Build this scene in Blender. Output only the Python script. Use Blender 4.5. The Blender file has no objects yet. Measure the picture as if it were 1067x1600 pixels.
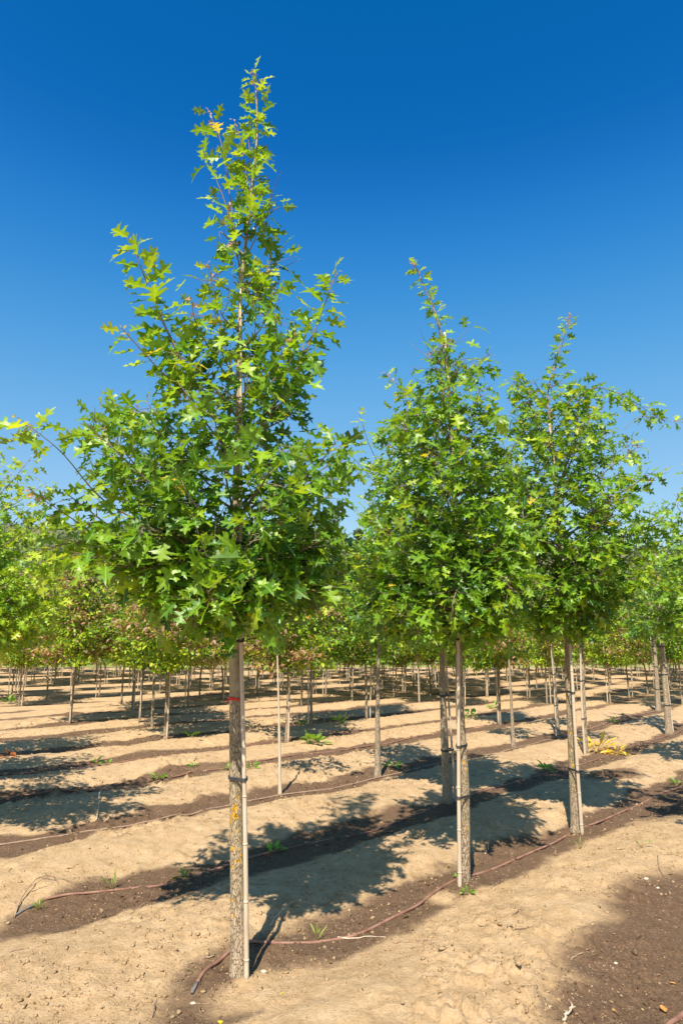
import bpy, math, random
import numpy as np
from mathutils import Vector
from mathutils.geometry import tessellate_polygon

scene = bpy.context.scene
COL = scene.collection
rad = math.radians

# ------------------------------------------------------------------ camera
CAM_H, FPX, HORIZON = 1.7, 1067.0, 1010.0
PITCH = math.atan((HORIZON - 800.0) / FPX)
cam_data = bpy.data.cameras.new('camera')
cam_data.sensor_fit = 'VERTICAL'
cam_data.sensor_height = 36.0
cam_data.lens = 36.0 * FPX / 1600.0
cam_data.clip_start = 0.05
cam_data.clip_end = 3000
cam = bpy.data.objects.new('camera', cam_data)
cam.location = (0, 0, CAM_H)
cam.rotation_euler = (rad(90) + PITCH, 0, 0)
COL.objects.link(cam)
scene.camera = cam

# ------------------------------------------------------------------ light
SUN_EL = 52.0
SUN_AZ = 192.0            # clockwise from +Y (the way the camera looks)
world = bpy.data.worlds.new("World")
scene.world = world
world.use_nodes = True
wn = world.node_tree.nodes
wl = world.node_tree.links
wn.clear()
sky = wn.new('ShaderNodeTexSky')
sky.sky_type = 'NISHITA'
sky.sun_disc = False
sky.sun_elevation = rad(SUN_EL)
sky.sun_rotation = rad(SUN_AZ)
sky.altitude = 300
sky.air_density = 1.0
sky.dust_density = 0.3
sky.ozone_density = 2.5
hs = wn.new('ShaderNodeHueSaturation')
hs.inputs['Saturation'].default_value = 1.35
hs.inputs['Value'].default_value = 1.0
bg = wn.new('ShaderNodeBackground')
bg.inputs['Strength'].default_value = 0.15
EXPO = 0.95
# the camera's own deep blue rendering of a clear sky: one tone curve per channel over the Nishita colours
vm = wn.new('ShaderNodeVectorMath'); vm.operation = 'SCALE'; vm.inputs['Scale'].default_value = 0.1275
cv = wn.new('ShaderNodeRGBCurve')
for ci, pts in enumerate([[(0, 0), (.017, .002), (.025, .022), (.042, .086), (.075, .185), (.13, .30), (.4, .62), (1, 1)],
                          [(0, 0), (.08, .09), (.10, .122), (.115, .145), (.136, .222), (.181, .345), (.255, .465), (.366, .58), (.6, .78), (1, 1)],
                          [(0, 0), (.22, .31), (.285, .41), (.32, .48), (.366, .620), (.456, .74), (.57, .82), (.708, .875), (1, 1)]]):
    c = cv.mapping.curves[ci]
    for p in pts[1:-1]:
        c.points.new(*p)
    for p in c.points: p.handle_type = 'AUTO_CLAMPED'
cv.mapping.update()
vm2 = wn.new('ShaderNodeVectorMath'); vm2.operation = 'SCALE'; vm2.inputs['Scale'].default_value = 1 / (0.15 * 2 ** EXPO)
wo = wn.new('ShaderNodeOutputWorld')
wl.new(sky.outputs[0], hs.inputs['Color'])
wl.new(hs.outputs[0], vm.inputs[0]); wl.new(vm.outputs[0], cv.inputs['Color'])
wl.new(cv.outputs[0], vm2.inputs[0]); wl.new(vm2.outputs[0], bg.inputs['Color'])
wl.new(bg.outputs[0], wo.inputs['Surface'])

sd = bpy.data.lights.new('sun', 'SUN')
sd.energy = 4.4
sd.angle = rad(0.53)
sd.color = (1.0, 0.92, 0.79)
so = bpy.data.objects.new('sun', sd)
sv = Vector((math.sin(rad(SUN_AZ)) * math.cos(rad(SUN_EL)),
             math.cos(rad(SUN_AZ)) * math.cos(rad(SUN_EL)), math.sin(rad(SUN_EL))))
so.rotation_euler = sv.to_track_quat('Z', 'Y').to_euler()
so.location = sv * 30
COL.objects.link(so)

vs = scene.view_settings
vs.view_transform = 'Standard'
vs.look = 'None'
vs.exposure = EXPO
vs.gamma = 1
vs.use_curve_mapping = False
scene.cycles.max_bounces = 8
scene.cycles.diffuse_bounces = 3
scene.cycles.transparent_max_bounces = 4

# ------------------------------------------------------------------ geometry helpers
def ray(px, py):
    a = (px - 533.5) / FPX
    b = -(py - 800.0) / FPX
    return np.array([a, math.cos(PITCH) - b * math.sin(PITCH), math.sin(PITCH) + b * math.cos(PITCH)])

def gp(px, py):
    d = ray(px, py)
    t = -CAM_H / d[2]
    return np.array([d[0] * t, d[1] * t])

def at(px, py, Y):
    d = ray(px, py)
    t = Y / d[1]
    return np.array([d[0] * t, Y, CAM_H + d[2] * t])

_rt = np.random.RandomState(7).rand(256, 256).astype(np.float64)
def vnoise(x, y, f, off=0.0):
    x = np.asarray(x, dtype=np.float64) * f + off * 17.3 + 1000
    y = np.asarray(y, dtype=np.float64) * f + off * 9.1 + 1000
    xi = np.floor(x).astype(np.int64); yi = np.floor(y).astype(np.int64)
    fx = x - xi; fy = y - yi
    fx = fx * fx * (3 - 2 * fx); fy = fy * fy * (3 - 2 * fy)
    a = _rt[xi % 256, yi % 256]; b = _rt[(xi + 1) % 256, yi % 256]
    c = _rt[xi % 256, (yi + 1) % 256]; d = _rt[(xi + 1) % 256, (yi + 1) % 256]
    return (a * (1 - fx) + b * fx) * (1 - fy) + (c * (1 - fx) + d * fx) * fy

def fbm(x, y, f, octv, off=0.0):
    s = 0.0; amp = 1.0; tot = 0.0
    for i in range(octv):
        # rotate every octave so no lattice shows
        c, sn = math.cos(0.7 + i * 1.1), math.sin(0.7 + i * 1.1)
        s = s + amp * vnoise(x * c - y * sn, x * sn + y * c, f * 2 ** i, off + i * 3.7)
        tot += amp; amp *= 0.5
    return s / tot

def sst(a, b, x):
    t = np.clip((x - a) / (b - a), 0, 1)
    return t * t * (3 - 2 * t)

ROW_A = [-3.0, -0.45, 2.05, 4.52, 6.8, 9.3, 12.0, 14.3]       # the intercepts of rows -2 .. 5
while ROW_A[-1] < 240:
    ROW_A.append(ROW_A[-1] + 2.6)
ROW_A = np.array(ROW_A)
def rowc(x):
    x = np.asarray(x, dtype=np.float64)
    return x + 0.02 * np.clip(x, 0, 14) ** 2
def row_y(k, x):           # the y of row k (row 1 carries the big oaks)
    return ROW_A[k + 2] + float(rowc(x))
def row_t(x, y):
    return np.interp(np.asarray(y) - rowc(x), ROW_A, np.arange(len(ROW_A)) - 2.0)

TREEPTS = []               # (x, y) of near trunks, for the little mounds
def ground_h(x, y, fine=True):
    x = np.asarray(x, dtype=np.float64); y = np.asarray(y, dtype=np.float64)
    t = row_t(x, y) + 0.10 * (fbm(x, y, 0.7, 2, 3) - 0.5)
    d = np.abs(t - np.round(t))              # 0 on a row, 0.5 on the ridge
    d = d + 0.13 * (fbm(x, y, 2.6, 3, 33) - 0.5)
    ridge = sst(0.08, 0.44, d)
    amp = 0.068 + 0.045 * (fbm(x, y, 0.4, 2, 5) - 0.5)
    head = sst(-1.2, 0.2, (x + 0.75) + (4.52 - (y - x)) * -0.45)   # furrows fade out at the headland, lower left
    fade = 1 - sst(60, 75, y)
    h = amp * (ridge - 0.25) * (0.25 + 0.75 * head) * fade
    h = h + 0.07 * (fbm(x, y, 0.55, 3, 1) - 0.5)
    if fine:
        near = 1 - sst(14, 30, y)
        rough = 0.7 + 0.6 * sst(0.45, 0.7, fbm(x, y, 0.8, 2, 8))
        n1 = fbm(x, y, 5.0, 4, 2) - 0.5
        n2 = fbm(x, y, 24.0, 3, 4)
        n3 = fbm(x, y, 11.0, 3, 14)
        cl = sst(0.52, 0.72, n2) * 0.011 + sst(0.60, 0.68, n3) * 0.012
        patch = 0.35 + 1.1 * sst(0.42, 0.62, fbm(x, y, 1.1, 3, 16))
        h = h + near * rough * (0.048 * n1 + 1.25 * cl * patch)
    for (tx, ty, r, a) in TREEPTS:
        h = h + a * np.exp(-((x - tx) ** 2 + (y - ty) ** 2) / (r * r))
    return h
def gz(x, y):
    return float(ground_h(np.array([x]), np.array([y]))[0])

def new_mesh_obj(name, verts, faces_flat, loop_starts, mat, parent=None, smooth=True, cols=None, loc=None, colname='Col'):
    me = bpy.data.meshes.new(name)
    nv = len(verts)
    me.vertices.add(nv)
    v = np.asarray(verts, dtype=np.float32)
    if loc is not None:
        v = v - np.asarray(loc, dtype=np.float32)
    me.vertices.foreach_set('co', v.ravel())
    me.loops.add(len(faces_flat))
    me.loops.foreach_set('vertex_index', np.asarray(faces_flat, dtype=np.int32))
    me.polygons.add(len(loop_starts))
    me.polygons.foreach_set('loop_start', np.asarray(loop_starts, dtype=np.int32))
    me.update(calc_edges=True)
    if smooth:
        me.polygons.foreach_set('use_smooth', np.ones(len(loop_starts), dtype=bool))
    if cols is not None:
        ca = me.color_attributes.new(colname, 'FLOAT_COLOR', 'POINT')
        c = np.ones((nv, 4), dtype=np.float32)
        c[:, :cols.shape[1]] = cols
        ca.data.foreach_set('color', c.ravel())
    me.materials.append(mat)
    o = bpy.data.objects.new(name, me)
    COL.objects.link(o)
    if parent is not None:
        o.parent = parent
        if loc is not None and tuple(parent.location) != tuple(loc):
            pass
    elif loc is not None:
        o.location = loc
    return o

class MB:
    """collects tubes and polygons, then makes ONE mesh object"""
    def __init__(s):
        s.v = []; s.f = []; s.n = 0
    def add(s, verts, faces):
        s.v.append(np.asarray(verts, dtype=np.float64))
        for f in faces:
            s.f.append([i + s.n for i in f])
        s.n += len(verts)
    def tube(s, pts, radii, seg=8, cap=True, jitter=0, rng=None):
        pts = np.asarray(pts, dtype=np.float64); n = len(pts)
        radii = np.broadcast_to(np.asarray(radii, dtype=np.float64), (n,))
        tan = np.gradient(pts, axis=0)
        tan /= np.linalg.norm(tan, axis=1)[:, None] + 1e-12
        ref = np.array([0.0, 0, 1]) if abs(tan[0][2]) < 0.9 else np.array([0.0, 1, 0])
        vs_ = []
        a = np.cross(tan[0], ref); a /= np.linalg.norm(a)
        ang = np.arange(seg) * 2 * np.pi / seg
        for i in range(n):
            a = a - tan[i] * np.dot(a, tan[i]); a /= np.linalg.norm(a) + 1e-12
            b = np.cross(tan[i], a)
            r = radii[i]
            rr = r * (1 + (jitter * (rng.rand(seg) - 0.5) if rng is not None else 0))
            ring = pts[i] + np.outer(np.cos(ang) * rr, a) + np.outer(np.sin(ang) * rr, b)
            vs_.append(ring)
        V = np.concatenate(vs_)
        F = []
        for i in range(n - 1):
            for j in range(seg):
                k = (j + 1) % seg
                F.append((i * seg + j, i * seg + k, (i + 1) * seg + k, (i + 1) * seg + j))
        if cap:
            F.append(tuple(range(seg))[::-1])
            F.append(tuple((n - 1) * seg + j for j in range(seg)))
        s.add(V, F)
    def build(s, name, mat, parent=None, smooth=True, loc=None, cols=None):
        V = np.concatenate(s.v)
        flat = []; st = []
        for f in s.f:
            st.append(len(flat)); flat.extend(f)
        return new_mesh_obj(name, V, flat, st, mat, parent, smooth, cols, loc)

def tag(o, label=None, cat=None, group=None, kind=None):
    if label: o['label'] = label
    if cat: o['category'] = cat
    if group: o['group'] = group
    if kind: o['kind'] = kind
    return o

def empty(name, loc, label, cat, group=None):
    o = bpy.data.objects.new(name, None)
    o.empty_display_size = 0.2
    COL.objects.link(o)
    o.location = loc
    return tag(o, label, cat, group)

# ------------------------------------------------------------------ materials
def new_mat(name):
    m = bpy.data.materials.new(name)
    m.use_nodes = True
    nt = m.node_tree
    nt.nodes.clear()
    out = nt.nodes.new('ShaderNodeOutputMaterial')
    return m, nt, out

def N(nt, t, **kw):
    n = nt.nodes.new(t)
    for k, v in kw.items():
        if k in n.inputs:
            n.inputs[k].default_value = v
        else:
            setattr(n, k, v)
    return n

def noise(nt, vec, scale, detail=4, rough=0.55, dist=0.0):
    n = nt.nodes.new('ShaderNodeTexNoise')
    n.inputs['Scale'].default_value = scale
    n.inputs['Detail'].default_value = detail
    n.inputs['Roughness'].default_value = rough
    n.inputs['Distortion'].default_value = dist
    if vec is not None:
        nt.links.new(vec, n.inputs['Vector'])
    return n.outputs['Fac']

def ramp(nt, fac, stops):
    r = nt.nodes.new('ShaderNodeValToRGB')
    cr = r.color_ramp
    while len(cr.elements) < len(stops):
        cr.elements.new(0.5)
    for e, (p, c) in zip(cr.elements, stops):
        e.position = p
        e.color = (c if len(c) == 4 else (*c, 1)) if hasattr(c, '__len__') else (c, c, c, 1)
    nt.links.new(fac, r.inputs['Fac'])
    return r.outputs['Color']

def mixc(nt, fac, a, b, blend='MIX'):
    m = nt.nodes.new('ShaderNodeMix')
    m.data_type = 'RGBA'
    m.blend_type = blend
    for sock, v in ((m.inputs[0], fac), (m.inputs[6], a), (m.inputs[7], b)):
        if hasattr(v, 'is_output'):
            nt.links.new(v, sock)
        elif hasattr(v, '__len__'):
            sock.default_value = (*v, 1) if len(v) == 3 else v
        else:
            sock.default_value = v
    return m.outputs[2]

def math_(nt, op, a, b=0.0, clamp=False):
    m = nt.nodes.new('ShaderNodeMath')
    m.operation = op
    m.use_clamp = clamp
    for sock, v in ((m.inputs[0], a), (m.inputs[1], b)):
        if hasattr(v, 'is_output'):
            nt.links.new(v, sock)
        else:
            sock.default_value = v
    return m.outputs[0]

def soil_material():
    m, nt, out = new_mat('soil')
    L = nt.links
    geo = nt.nodes.new('ShaderNodeNewGeometry')
    P = geo.outputs['Position']
    at_ = nt.nodes.new('ShaderNodeVertexColor'); at_.layer_name = 'Col'
    sep = nt.nodes.new('ShaderNodeSeparateColor'); L.new(at_.outputs['Color'], sep.inputs[0])
    wet, grass = sep.outputs[0], sep.outputs[1]
    n_big = noise(nt, P, 1.3, 4)
    n_mid = noise(nt, P, 9, 6, 0.65)
    n_fine = noise(nt, P, 55, 5, 0.7)
    n_grit = noise(nt, P, 190, 3, 0.7)
    vor = nt.nodes.new('ShaderNodeTexVoronoi'); vor.inputs['Scale'].default_value = 75
    L.new(P, vor.inputs['Vector'])
    dry = ramp(nt, n_mid, [(0.25, (0.40, 0.268, 0.138)), (0.50, (0.525, 0.364, 0.202)), (0.75, (0.60, 0.434, 0.262))])
    dry = mixc(nt, 0.55, dry, ramp(nt, n_fine, [(0.2, (0.55, 0.50, 0.45)), (0.55, (1.0, 1.0, 1.0)), (0.85, (1.18, 1.17, 1.15))]), 'MULTIPLY')
    dry = mixc(nt, 0.35, dry, ramp(nt, n_big, [(0.3, (0.82, 0.76, 0.70)), (0.7, (1.1, 1.08, 1.05))]), 'MULTIPLY')
    damp = ramp(nt, n_fine, [(0.25, (0.088, 0.050, 0.027)), (0.55, (0.155, 0.093, 0.053)), (0.8, (0.27, 0.18, 0.11))])
    # ragged edge of the watered strip
    w = math_(nt, 'ADD', wet, math_(nt, 'MULTIPLY', math_(nt, 'SUBTRACT', n_mid, 0.5), 0.85))
    w = math_(nt, 'ADD', w, math_(nt, 'MULTIPLY', math_(nt, 'SUBTRACT', n_fine, 0.5), 0.6))
    wf = ramp(nt, w, [(0.30, 0.0), (0.48, 0.55), (0.74, 1.0)])
    col = mixc(nt, wf, dry, damp)
    # pale grit and dark crumbs
    grit = ramp(nt, n_grit, [(0.62, 0.0), (0.70, 1.0)])
    col = mixc(nt, math_(nt, 'MULTIPLY', grit, 0.5), col, (0.58, 0.45, 0.31))
    grit2 = ramp(nt, math_(nt, 'ADD', noise(nt, P, 70, 3, 0.6), math_(nt, 'MULTIPLY', math_(nt, 'SUBTRACT', n_mid, 0.5), 0.35)), [(0.64, 0.0), (0.69, 1.0)])
    col = mixc(nt, math_(nt, 'MULTIPLY', grit2, 0.65), col, (0.56, 0.42, 0.28))
    crumb = ramp(nt, math_(nt, 'ADD', noise(nt, P, 85, 6, 0.8, 0.6), math_(nt, 'MULTIPLY', math_(nt, 'SUBTRACT', noise(nt, P, 3.0, 4), 0.5), 0.5)), [(0.325, 1.0), (0.405, 0.0)])
    col = mixc(nt, math_(nt, 'MULTIPLY', crumb, 0.55), col, (0.12, 0.075, 0.042))
    g = mixc(nt, n_mid, (0.10, 0.17, 0.02), (0.24, 0.28, 0.06))
    g = mixc(nt, ramp(nt, noise(nt, P, 0.15, 3), [(0.4, 0.0), (0.7, 1.0)]), g, (0.38, 0.30, 0.13))
    col = mixc(nt, grass, col, g)
    b = N(nt, 'ShaderNodeBsdfPrincipled')
    b.inputs['Roughness'].default_value = 0.93
    b.inputs['Specular IOR Level'].default_value = 0.2
    L.new(col, b.inputs['Base Color'])
    h = math_(nt, 'ADD', math_(nt, 'MULTIPLY', n_fine, 1.0), math_(nt, 'MULTIPLY', n_grit, 0.35))
    h = math_(nt, 'ADD', h, math_(nt, 'MULTIPLY', n_mid, 0.7))
    h = math_(nt, 'SUBTRACT', h, math_(nt, 'MULTIPLY', vor.outputs['Distance'], 0.15))
    bp = N(nt, 'ShaderNodeBump'); bp.inputs['Strength'].default_value = 1.0; bp.inputs['Distance'].default_value = 0.016
    L.new(h, bp.inputs['Height']); L.new(bp.outputs[0], b.inputs['Normal'])
    L.new(b.outputs[0], out.inputs['Surface'])
    return m

def leaf_material(name, rough=0.42, trans=0.34, gloss=0.45, veins=True):
    m, nt, out = new_mat(name)
    L = nt.links
    vc = nt.nodes.new('ShaderNodeVertexColor'); vc.layer_name = 'Col'
    geo = nt.nodes.new('ShaderNodeNewGeometry')
    n1 = noise(nt, geo.outputs['Position'], 60, 3)
    col = mixc(nt, 0.5, vc.outputs['Color'], ramp(nt, n1, [(0.3, 0.72), (0.7, 1.25)]), 'MULTIPLY')
    vein = ramp(nt, vc.outputs['Alpha'], [(0.0, 0.75), (0.014, 0.55), (0.028, 0.0)])
    col = mixc(nt, vein, col, (0.30, 0.42, 0.10))
    # paler leaf underside
    col2 = mixc(nt, math_(nt, 'MULTIPLY', geo.outputs['Backfacing'], 0.35), col, (0.17, 0.26, 0.10))
    b = N(nt, 'ShaderNodeBsdfPrincipled')
    b.inputs['Roughness'].default_value = rough
    b.inputs['Specular IOR Level'].default_value = gloss
    L.new(col2, b.inputs['Base Color'])
    bp = N(nt, 'ShaderNodeBump'); bp.inputs['Strength'].default_value = 0.35; bp.inputs['Distance'].default_value = 0.01
    L.new(noise(nt, geo.outputs['Position'], 35, 2), bp.inputs['Height']); L.new(bp.outputs[0], b.inputs['Normal'])
    t = N(nt, 'ShaderNodeBsdfTranslucent')
    L.new(mixc(nt, 1.0, col, (2.3, 2.0, 0.9), 'MULTIPLY'), t.inputs['Color'])
    mx = N(nt, 'ShaderNodeMixShader'); mx.inputs[0].default_value = trans
    L.new(b.outputs[0], mx.inputs[1]); L.new(t.outputs[0], mx.inputs[2])
    L.new(mx.outputs[0], out.inputs['Surface'])
    return m

def bark_material(name, c_dark, c_mid, c_light, lichen=0.0, zsmooth=None, moss=0.3):
    """zsmooth: height above which the bark is smooth and grey"""
    m, nt, out = new_mat(name)
    L = nt.links
    tc = nt.nodes.new('ShaderNodeTexCoord')
    O = tc.outputs['Object']
    mp = N(nt, 'ShaderNodeMapping'); mp.inputs['Scale'].default_value = (1, 1, 0.30); L.new(O, mp.inputs['Vector'])
    V = mp.outputs[0]
    vor = nt.nodes.new('ShaderNodeTexVoronoi'); vor.feature = 'DISTANCE_TO_EDGE'; vor.inputs['Scale'].default_value = 95
    nd = nt.nodes.new('ShaderNodeTexNoise'); nd.inputs['Scale'].default_value = 30; nd.inputs['Detail'].default_value = 3
    L.new(V, nd.inputs['Vector'])
    vadd = N(nt, 'ShaderNodeVectorMath', operation='ADD')
    vsc = N(nt, 'ShaderNodeVectorMath', operation='SCALE'); vsc.inputs['Scale'].default_value = 0.045
    L.new(nd.outputs['Color'], vsc.inputs[0]); L.new(V, vadd.inputs[0]); L.new(vsc.outputs[0], vadd.inputs[1])
    L.new(vadd.outputs[0], vor.inputs['Vector'])
    crack = ramp(nt, vor.outputs['Distance'], [(0.0, 0.0), (0.11, 1.0)])
    n1 = noise(nt, V, 45, 5, 0.7)
    n2 = noise(nt, O, 5, 3)
    rough_c = mixc(nt, crack, c_dark, ramp(nt, n1, [(0.3, c_mid), (0.7, c_light)]))
    smooth_c = mixc(nt, ramp(nt, noise(nt, O, 18, 4), [(0.3, 0.0), (0.7, 1.0)]), tuple(c * 0.75 for c in c_mid), tuple(c * 1.0 for c in c_light))
    sep = nt.nodes.new('ShaderNodeSeparateXYZ'); L.new(O, sep.inputs[0])
    if zsmooth is not None:
        s = ramp(nt, math_(nt, 'ADD', math_(nt, 'SUBTRACT', sep.outputs[2], zsmooth - 0.5), math_(nt, 'MULTIPLY', math_(nt, 'SUBTRACT', n2, 0.5), 0.08)), [(0.485, 0.0), (0.515, 1.0)])
    else:
        s = 0.0
    col = mixc(nt, s, rough_c, smooth_c)
    # a green algae cast on one side
    sx = ramp(nt, math_(nt, 'ADD', n2, math_(nt, 'MULTIPLY', n1, 0.4)), [(0.62, 0.0), (0.85, 1.0)])
    col = mixc(nt, math_(nt, 'MULTIPLY', sx, moss), col, (0.17, 0.19, 0.07))
    if lichen > 0:
        nl = noise(nt, O, 30, 3, 0.6, 0.3)
        nb = noise(nt, O, 6.0, 2)
        lf = math_(nt, 'ADD', nl, math_(nt, 'MULTIPLY', math_(nt, 'SUBTRACT', nb, 0.5), 0.9))
        band = ramp(nt, sep.outputs[2], [(0.0, 0.0), (0.06, 0.75), (0.9, 1.0), (1.0, 0.6)])
        lf = math_(nt, 'MULTIPLY', lf, band)
        lm = ramp(nt, lf, [(0.685 - 0.1 * lichen, 0.0), (0.72 - 0.1 * lichen, 1.0)])
        col = mixc(nt, lm, col, (0.62, 0.34, 0.02))
    b = N(nt, 'ShaderNodeBsdfPrincipled')
    b.inputs['Roughness'].default_value = 0.88
    b.inputs['Specular IOR Level'].default_value = 0.2
    L.new(col, b.inputs['Base Color'])
    h = math_(nt, 'ADD', math_(nt, 'MULTIPLY', crack, 0.8), math_(nt, 'MULTIPLY', n1, 0.6))
    if zsmooth is not None:
        h = math_(nt, 'MULTIPLY', h, math_(nt, 'SUBTRACT', 1.0, math_(nt, 'MULTIPLY', s, 0.85)))
    bp = N(nt, 'ShaderNodeBump'); bp.inputs['Strength'].default_value = 1.0; bp.inputs['Distance'].default_value = 0.009
    L.new(h, bp.inputs['Height']); L.new(bp.outputs[0], b.inputs['Normal'])
    L.new(b.outputs[0], out.inputs['Surface'])
    return m

def simple_mat(name, c1, c2, scale=20, rough=0.7, spec=0.3, bump=0.2, stretch=(1, 1, 1)):
    m, nt, out = new_mat(name)
    tc = nt.nodes.new('ShaderNodeTexCoord')
    mp = N(nt, 'ShaderNodeMapping'); mp.inputs['Scale'].default_value = stretch
    nt.links.new(tc.outputs['Object'], mp.inputs['Vector'])
    n = noise(nt, mp.outputs[0], scale, 4, 0.65)
    col = ramp(nt, n, [(0.3, c1), (0.7, c2)])
    b = N(nt, 'ShaderNodeBsdfPrincipled')
    b.inputs['Roughness'].default_value = rough
    b.inputs['Specular IOR Level'].default_value = spec
    nt.links.new(col, b.inputs['Base Color'])
    bp = N(nt, 'ShaderNodeBump'); bp.inputs['Strength'].default_value = bump; bp.inputs['Distance'].default_value = 0.003
    nt.links.new(n, bp.inputs['Height']); nt.links.new(bp.outputs[0], b.inputs['Normal'])
    nt.links.new(b.outputs[0], out.inputs['Surface'])
    return m

M_SOIL = soil_material()
M_OAK = leaf_material('oak_leaf', 0.40, 0.33, 0.45)
M_SMALL = leaf_material('small_leaf', 0.5, 0.30, 0.4)
M_BARK1 = bark_material('rough_bark', (0.29, 0.205, 0.13), (0.40, 0.30, 0.20), (0.54, 0.425, 0.30), lichen=1.0, zsmooth=1.42)
M_BARK2 = bark_material('grey_bark', (0.22, 0.15, 0.095), (0.37, 0.27, 0.18), (0.52, 0.405, 0.28), lichen=0.8, zsmooth=None)
M_BARK3 = bark_material('slim_bark', (0.18, 0.13, 0.085), (0.37, 0.285, 0.195), (0.56, 0.45, 0.32), lichen=0.0, zsmooth=None, moss=0.15)
M_TWIG = simple_mat('green_twig', (0.16, 0.11, 0.045), (0.30, 0.20, 0.09), 30, 0.6)
M_BAMBOO = simple_mat('bamboo', (0.42, 0.33, 0.23), (0.60, 0.50, 0.38), 6, 0.6, 0.3, 0.3, (8, 8, 0.8))
M_RUB = simple_mat('rubber_tie', (0.02, 0.02, 0.022), (0.05, 0.05, 0.055), 40, 0.45, 0.5)
M_RED = simple_mat('red_ribbon', (0.62, 0.03, 0.02), (0.75, 0.06, 0.03), 30, 0.5, 0.4)
M_HOSE = simple_mat('hose_red', (0.16, 0.065, 0.042), (0.33, 0.19, 0.13), 9, 0.62, 0.35, 0.3)
M_HOSE2 = simple_mat('hose_grey', (0.24, 0.15, 0.10), (0.36, 0.25, 0.17), 9, 0.7, 0.3, 0.3)
M_HOSEB = simple_mat('hose_end', (0.08, 0.08, 0.09), (0.22, 0.20, 0.19), 30, 0.5, 0.4)
M_DRYW = simple_mat('dead_wood', (0.16, 0.10, 0.06), (0.42, 0.30, 0.19), 30, 0.8)
M_PALEW = simple_mat('pale_dead_wood', (0.40, 0.31, 0.21), (0.62, 0.51, 0.38), 30, 0.8)
M_CLOD = simple_mat('clod', (0.36, 0.235, 0.13), (0.60, 0.42, 0.25), 35, 0.95, 0.1, 0.6)
M_STONE = simple_mat('pale_stone', (0.40, 0.32, 0.23), (0.58, 0.49, 0.38), 40, 0.8, 0.3, 0.4)

# ------------------------------------------------------------------ leaves
HALF = [(0.015, 0.0), (0.06, 0.07), (0.17, 0.09), (0.25, 0.13), (0.20, 0.19), (0.12, 0.23), (0.105, 0.28), (0.18, 0.32),
        (0.29, 0.34), (0.43, 0.37), (0.35, 0.43), (0.40, 0.51), (0.26, 0.49), (0.15, 0.505), (0.115, 0.55), (0.16, 0.61), (0.26, 0.67),
        (0.38, 0.75), (0.26, 0.74), (0.23, 0.81), (0.12, 0.76), (0.06, 0.79), (0.10, 0.87), (0.045, 0.90), (0.0, 1.0)]
RIB = [0.85, 0.65, 0.45, 0.25, 0.1]
def make_leaf_template(seed, oak=True):
    rs = np.random.RandomState(seed)
    V = []; F = []
    for sgn in (1, -1):
        if oak:
            pts = [(sgn * (x * (1 + 0.34 * (rs.rand() - 0.5)) + 0.0), y + 0.045 * (rs.rand() - 0.5) * (0 < i < 24)) for i, (x, y) in enumerate(HALF)]
            ribs = RIB
        else:
            pts = [(sgn * x, y) for x, y in [(0.02, 0.0), (0.22, 0.16), (0.34, 0.42), (0.27, 0.72), (0.0, 1.0)]]
            ribs = [0.5]
        poly = pts + [(0.0, r) for r in ribs] + [(0.0, 0.0)]
        if sgn < 0:
            poly = poly[::-1]
        base = len(V)
        V += [(p[0], p[1], 0.0) for p in poly]
        tris = tessellate_polygon([[Vector((p[0], p[1], 0)) for p in poly]])
        for t in tris:
            a, b, c = [poly[i] for i in t]
            cr = (b[0] - a[0]) * (c[1] - a[1]) - (b[1] - a[1]) * (c[0] - a[0])
            t = tuple(t) if cr > 0 else tuple(t)[::-1]
            F.append([base + i for i in t])
    return np.array(V), np.array(F)
OAK_T = [make_leaf_template(i) for i in range(8)]
OVAL_T = [make_leaf_template(0, False)]

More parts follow.
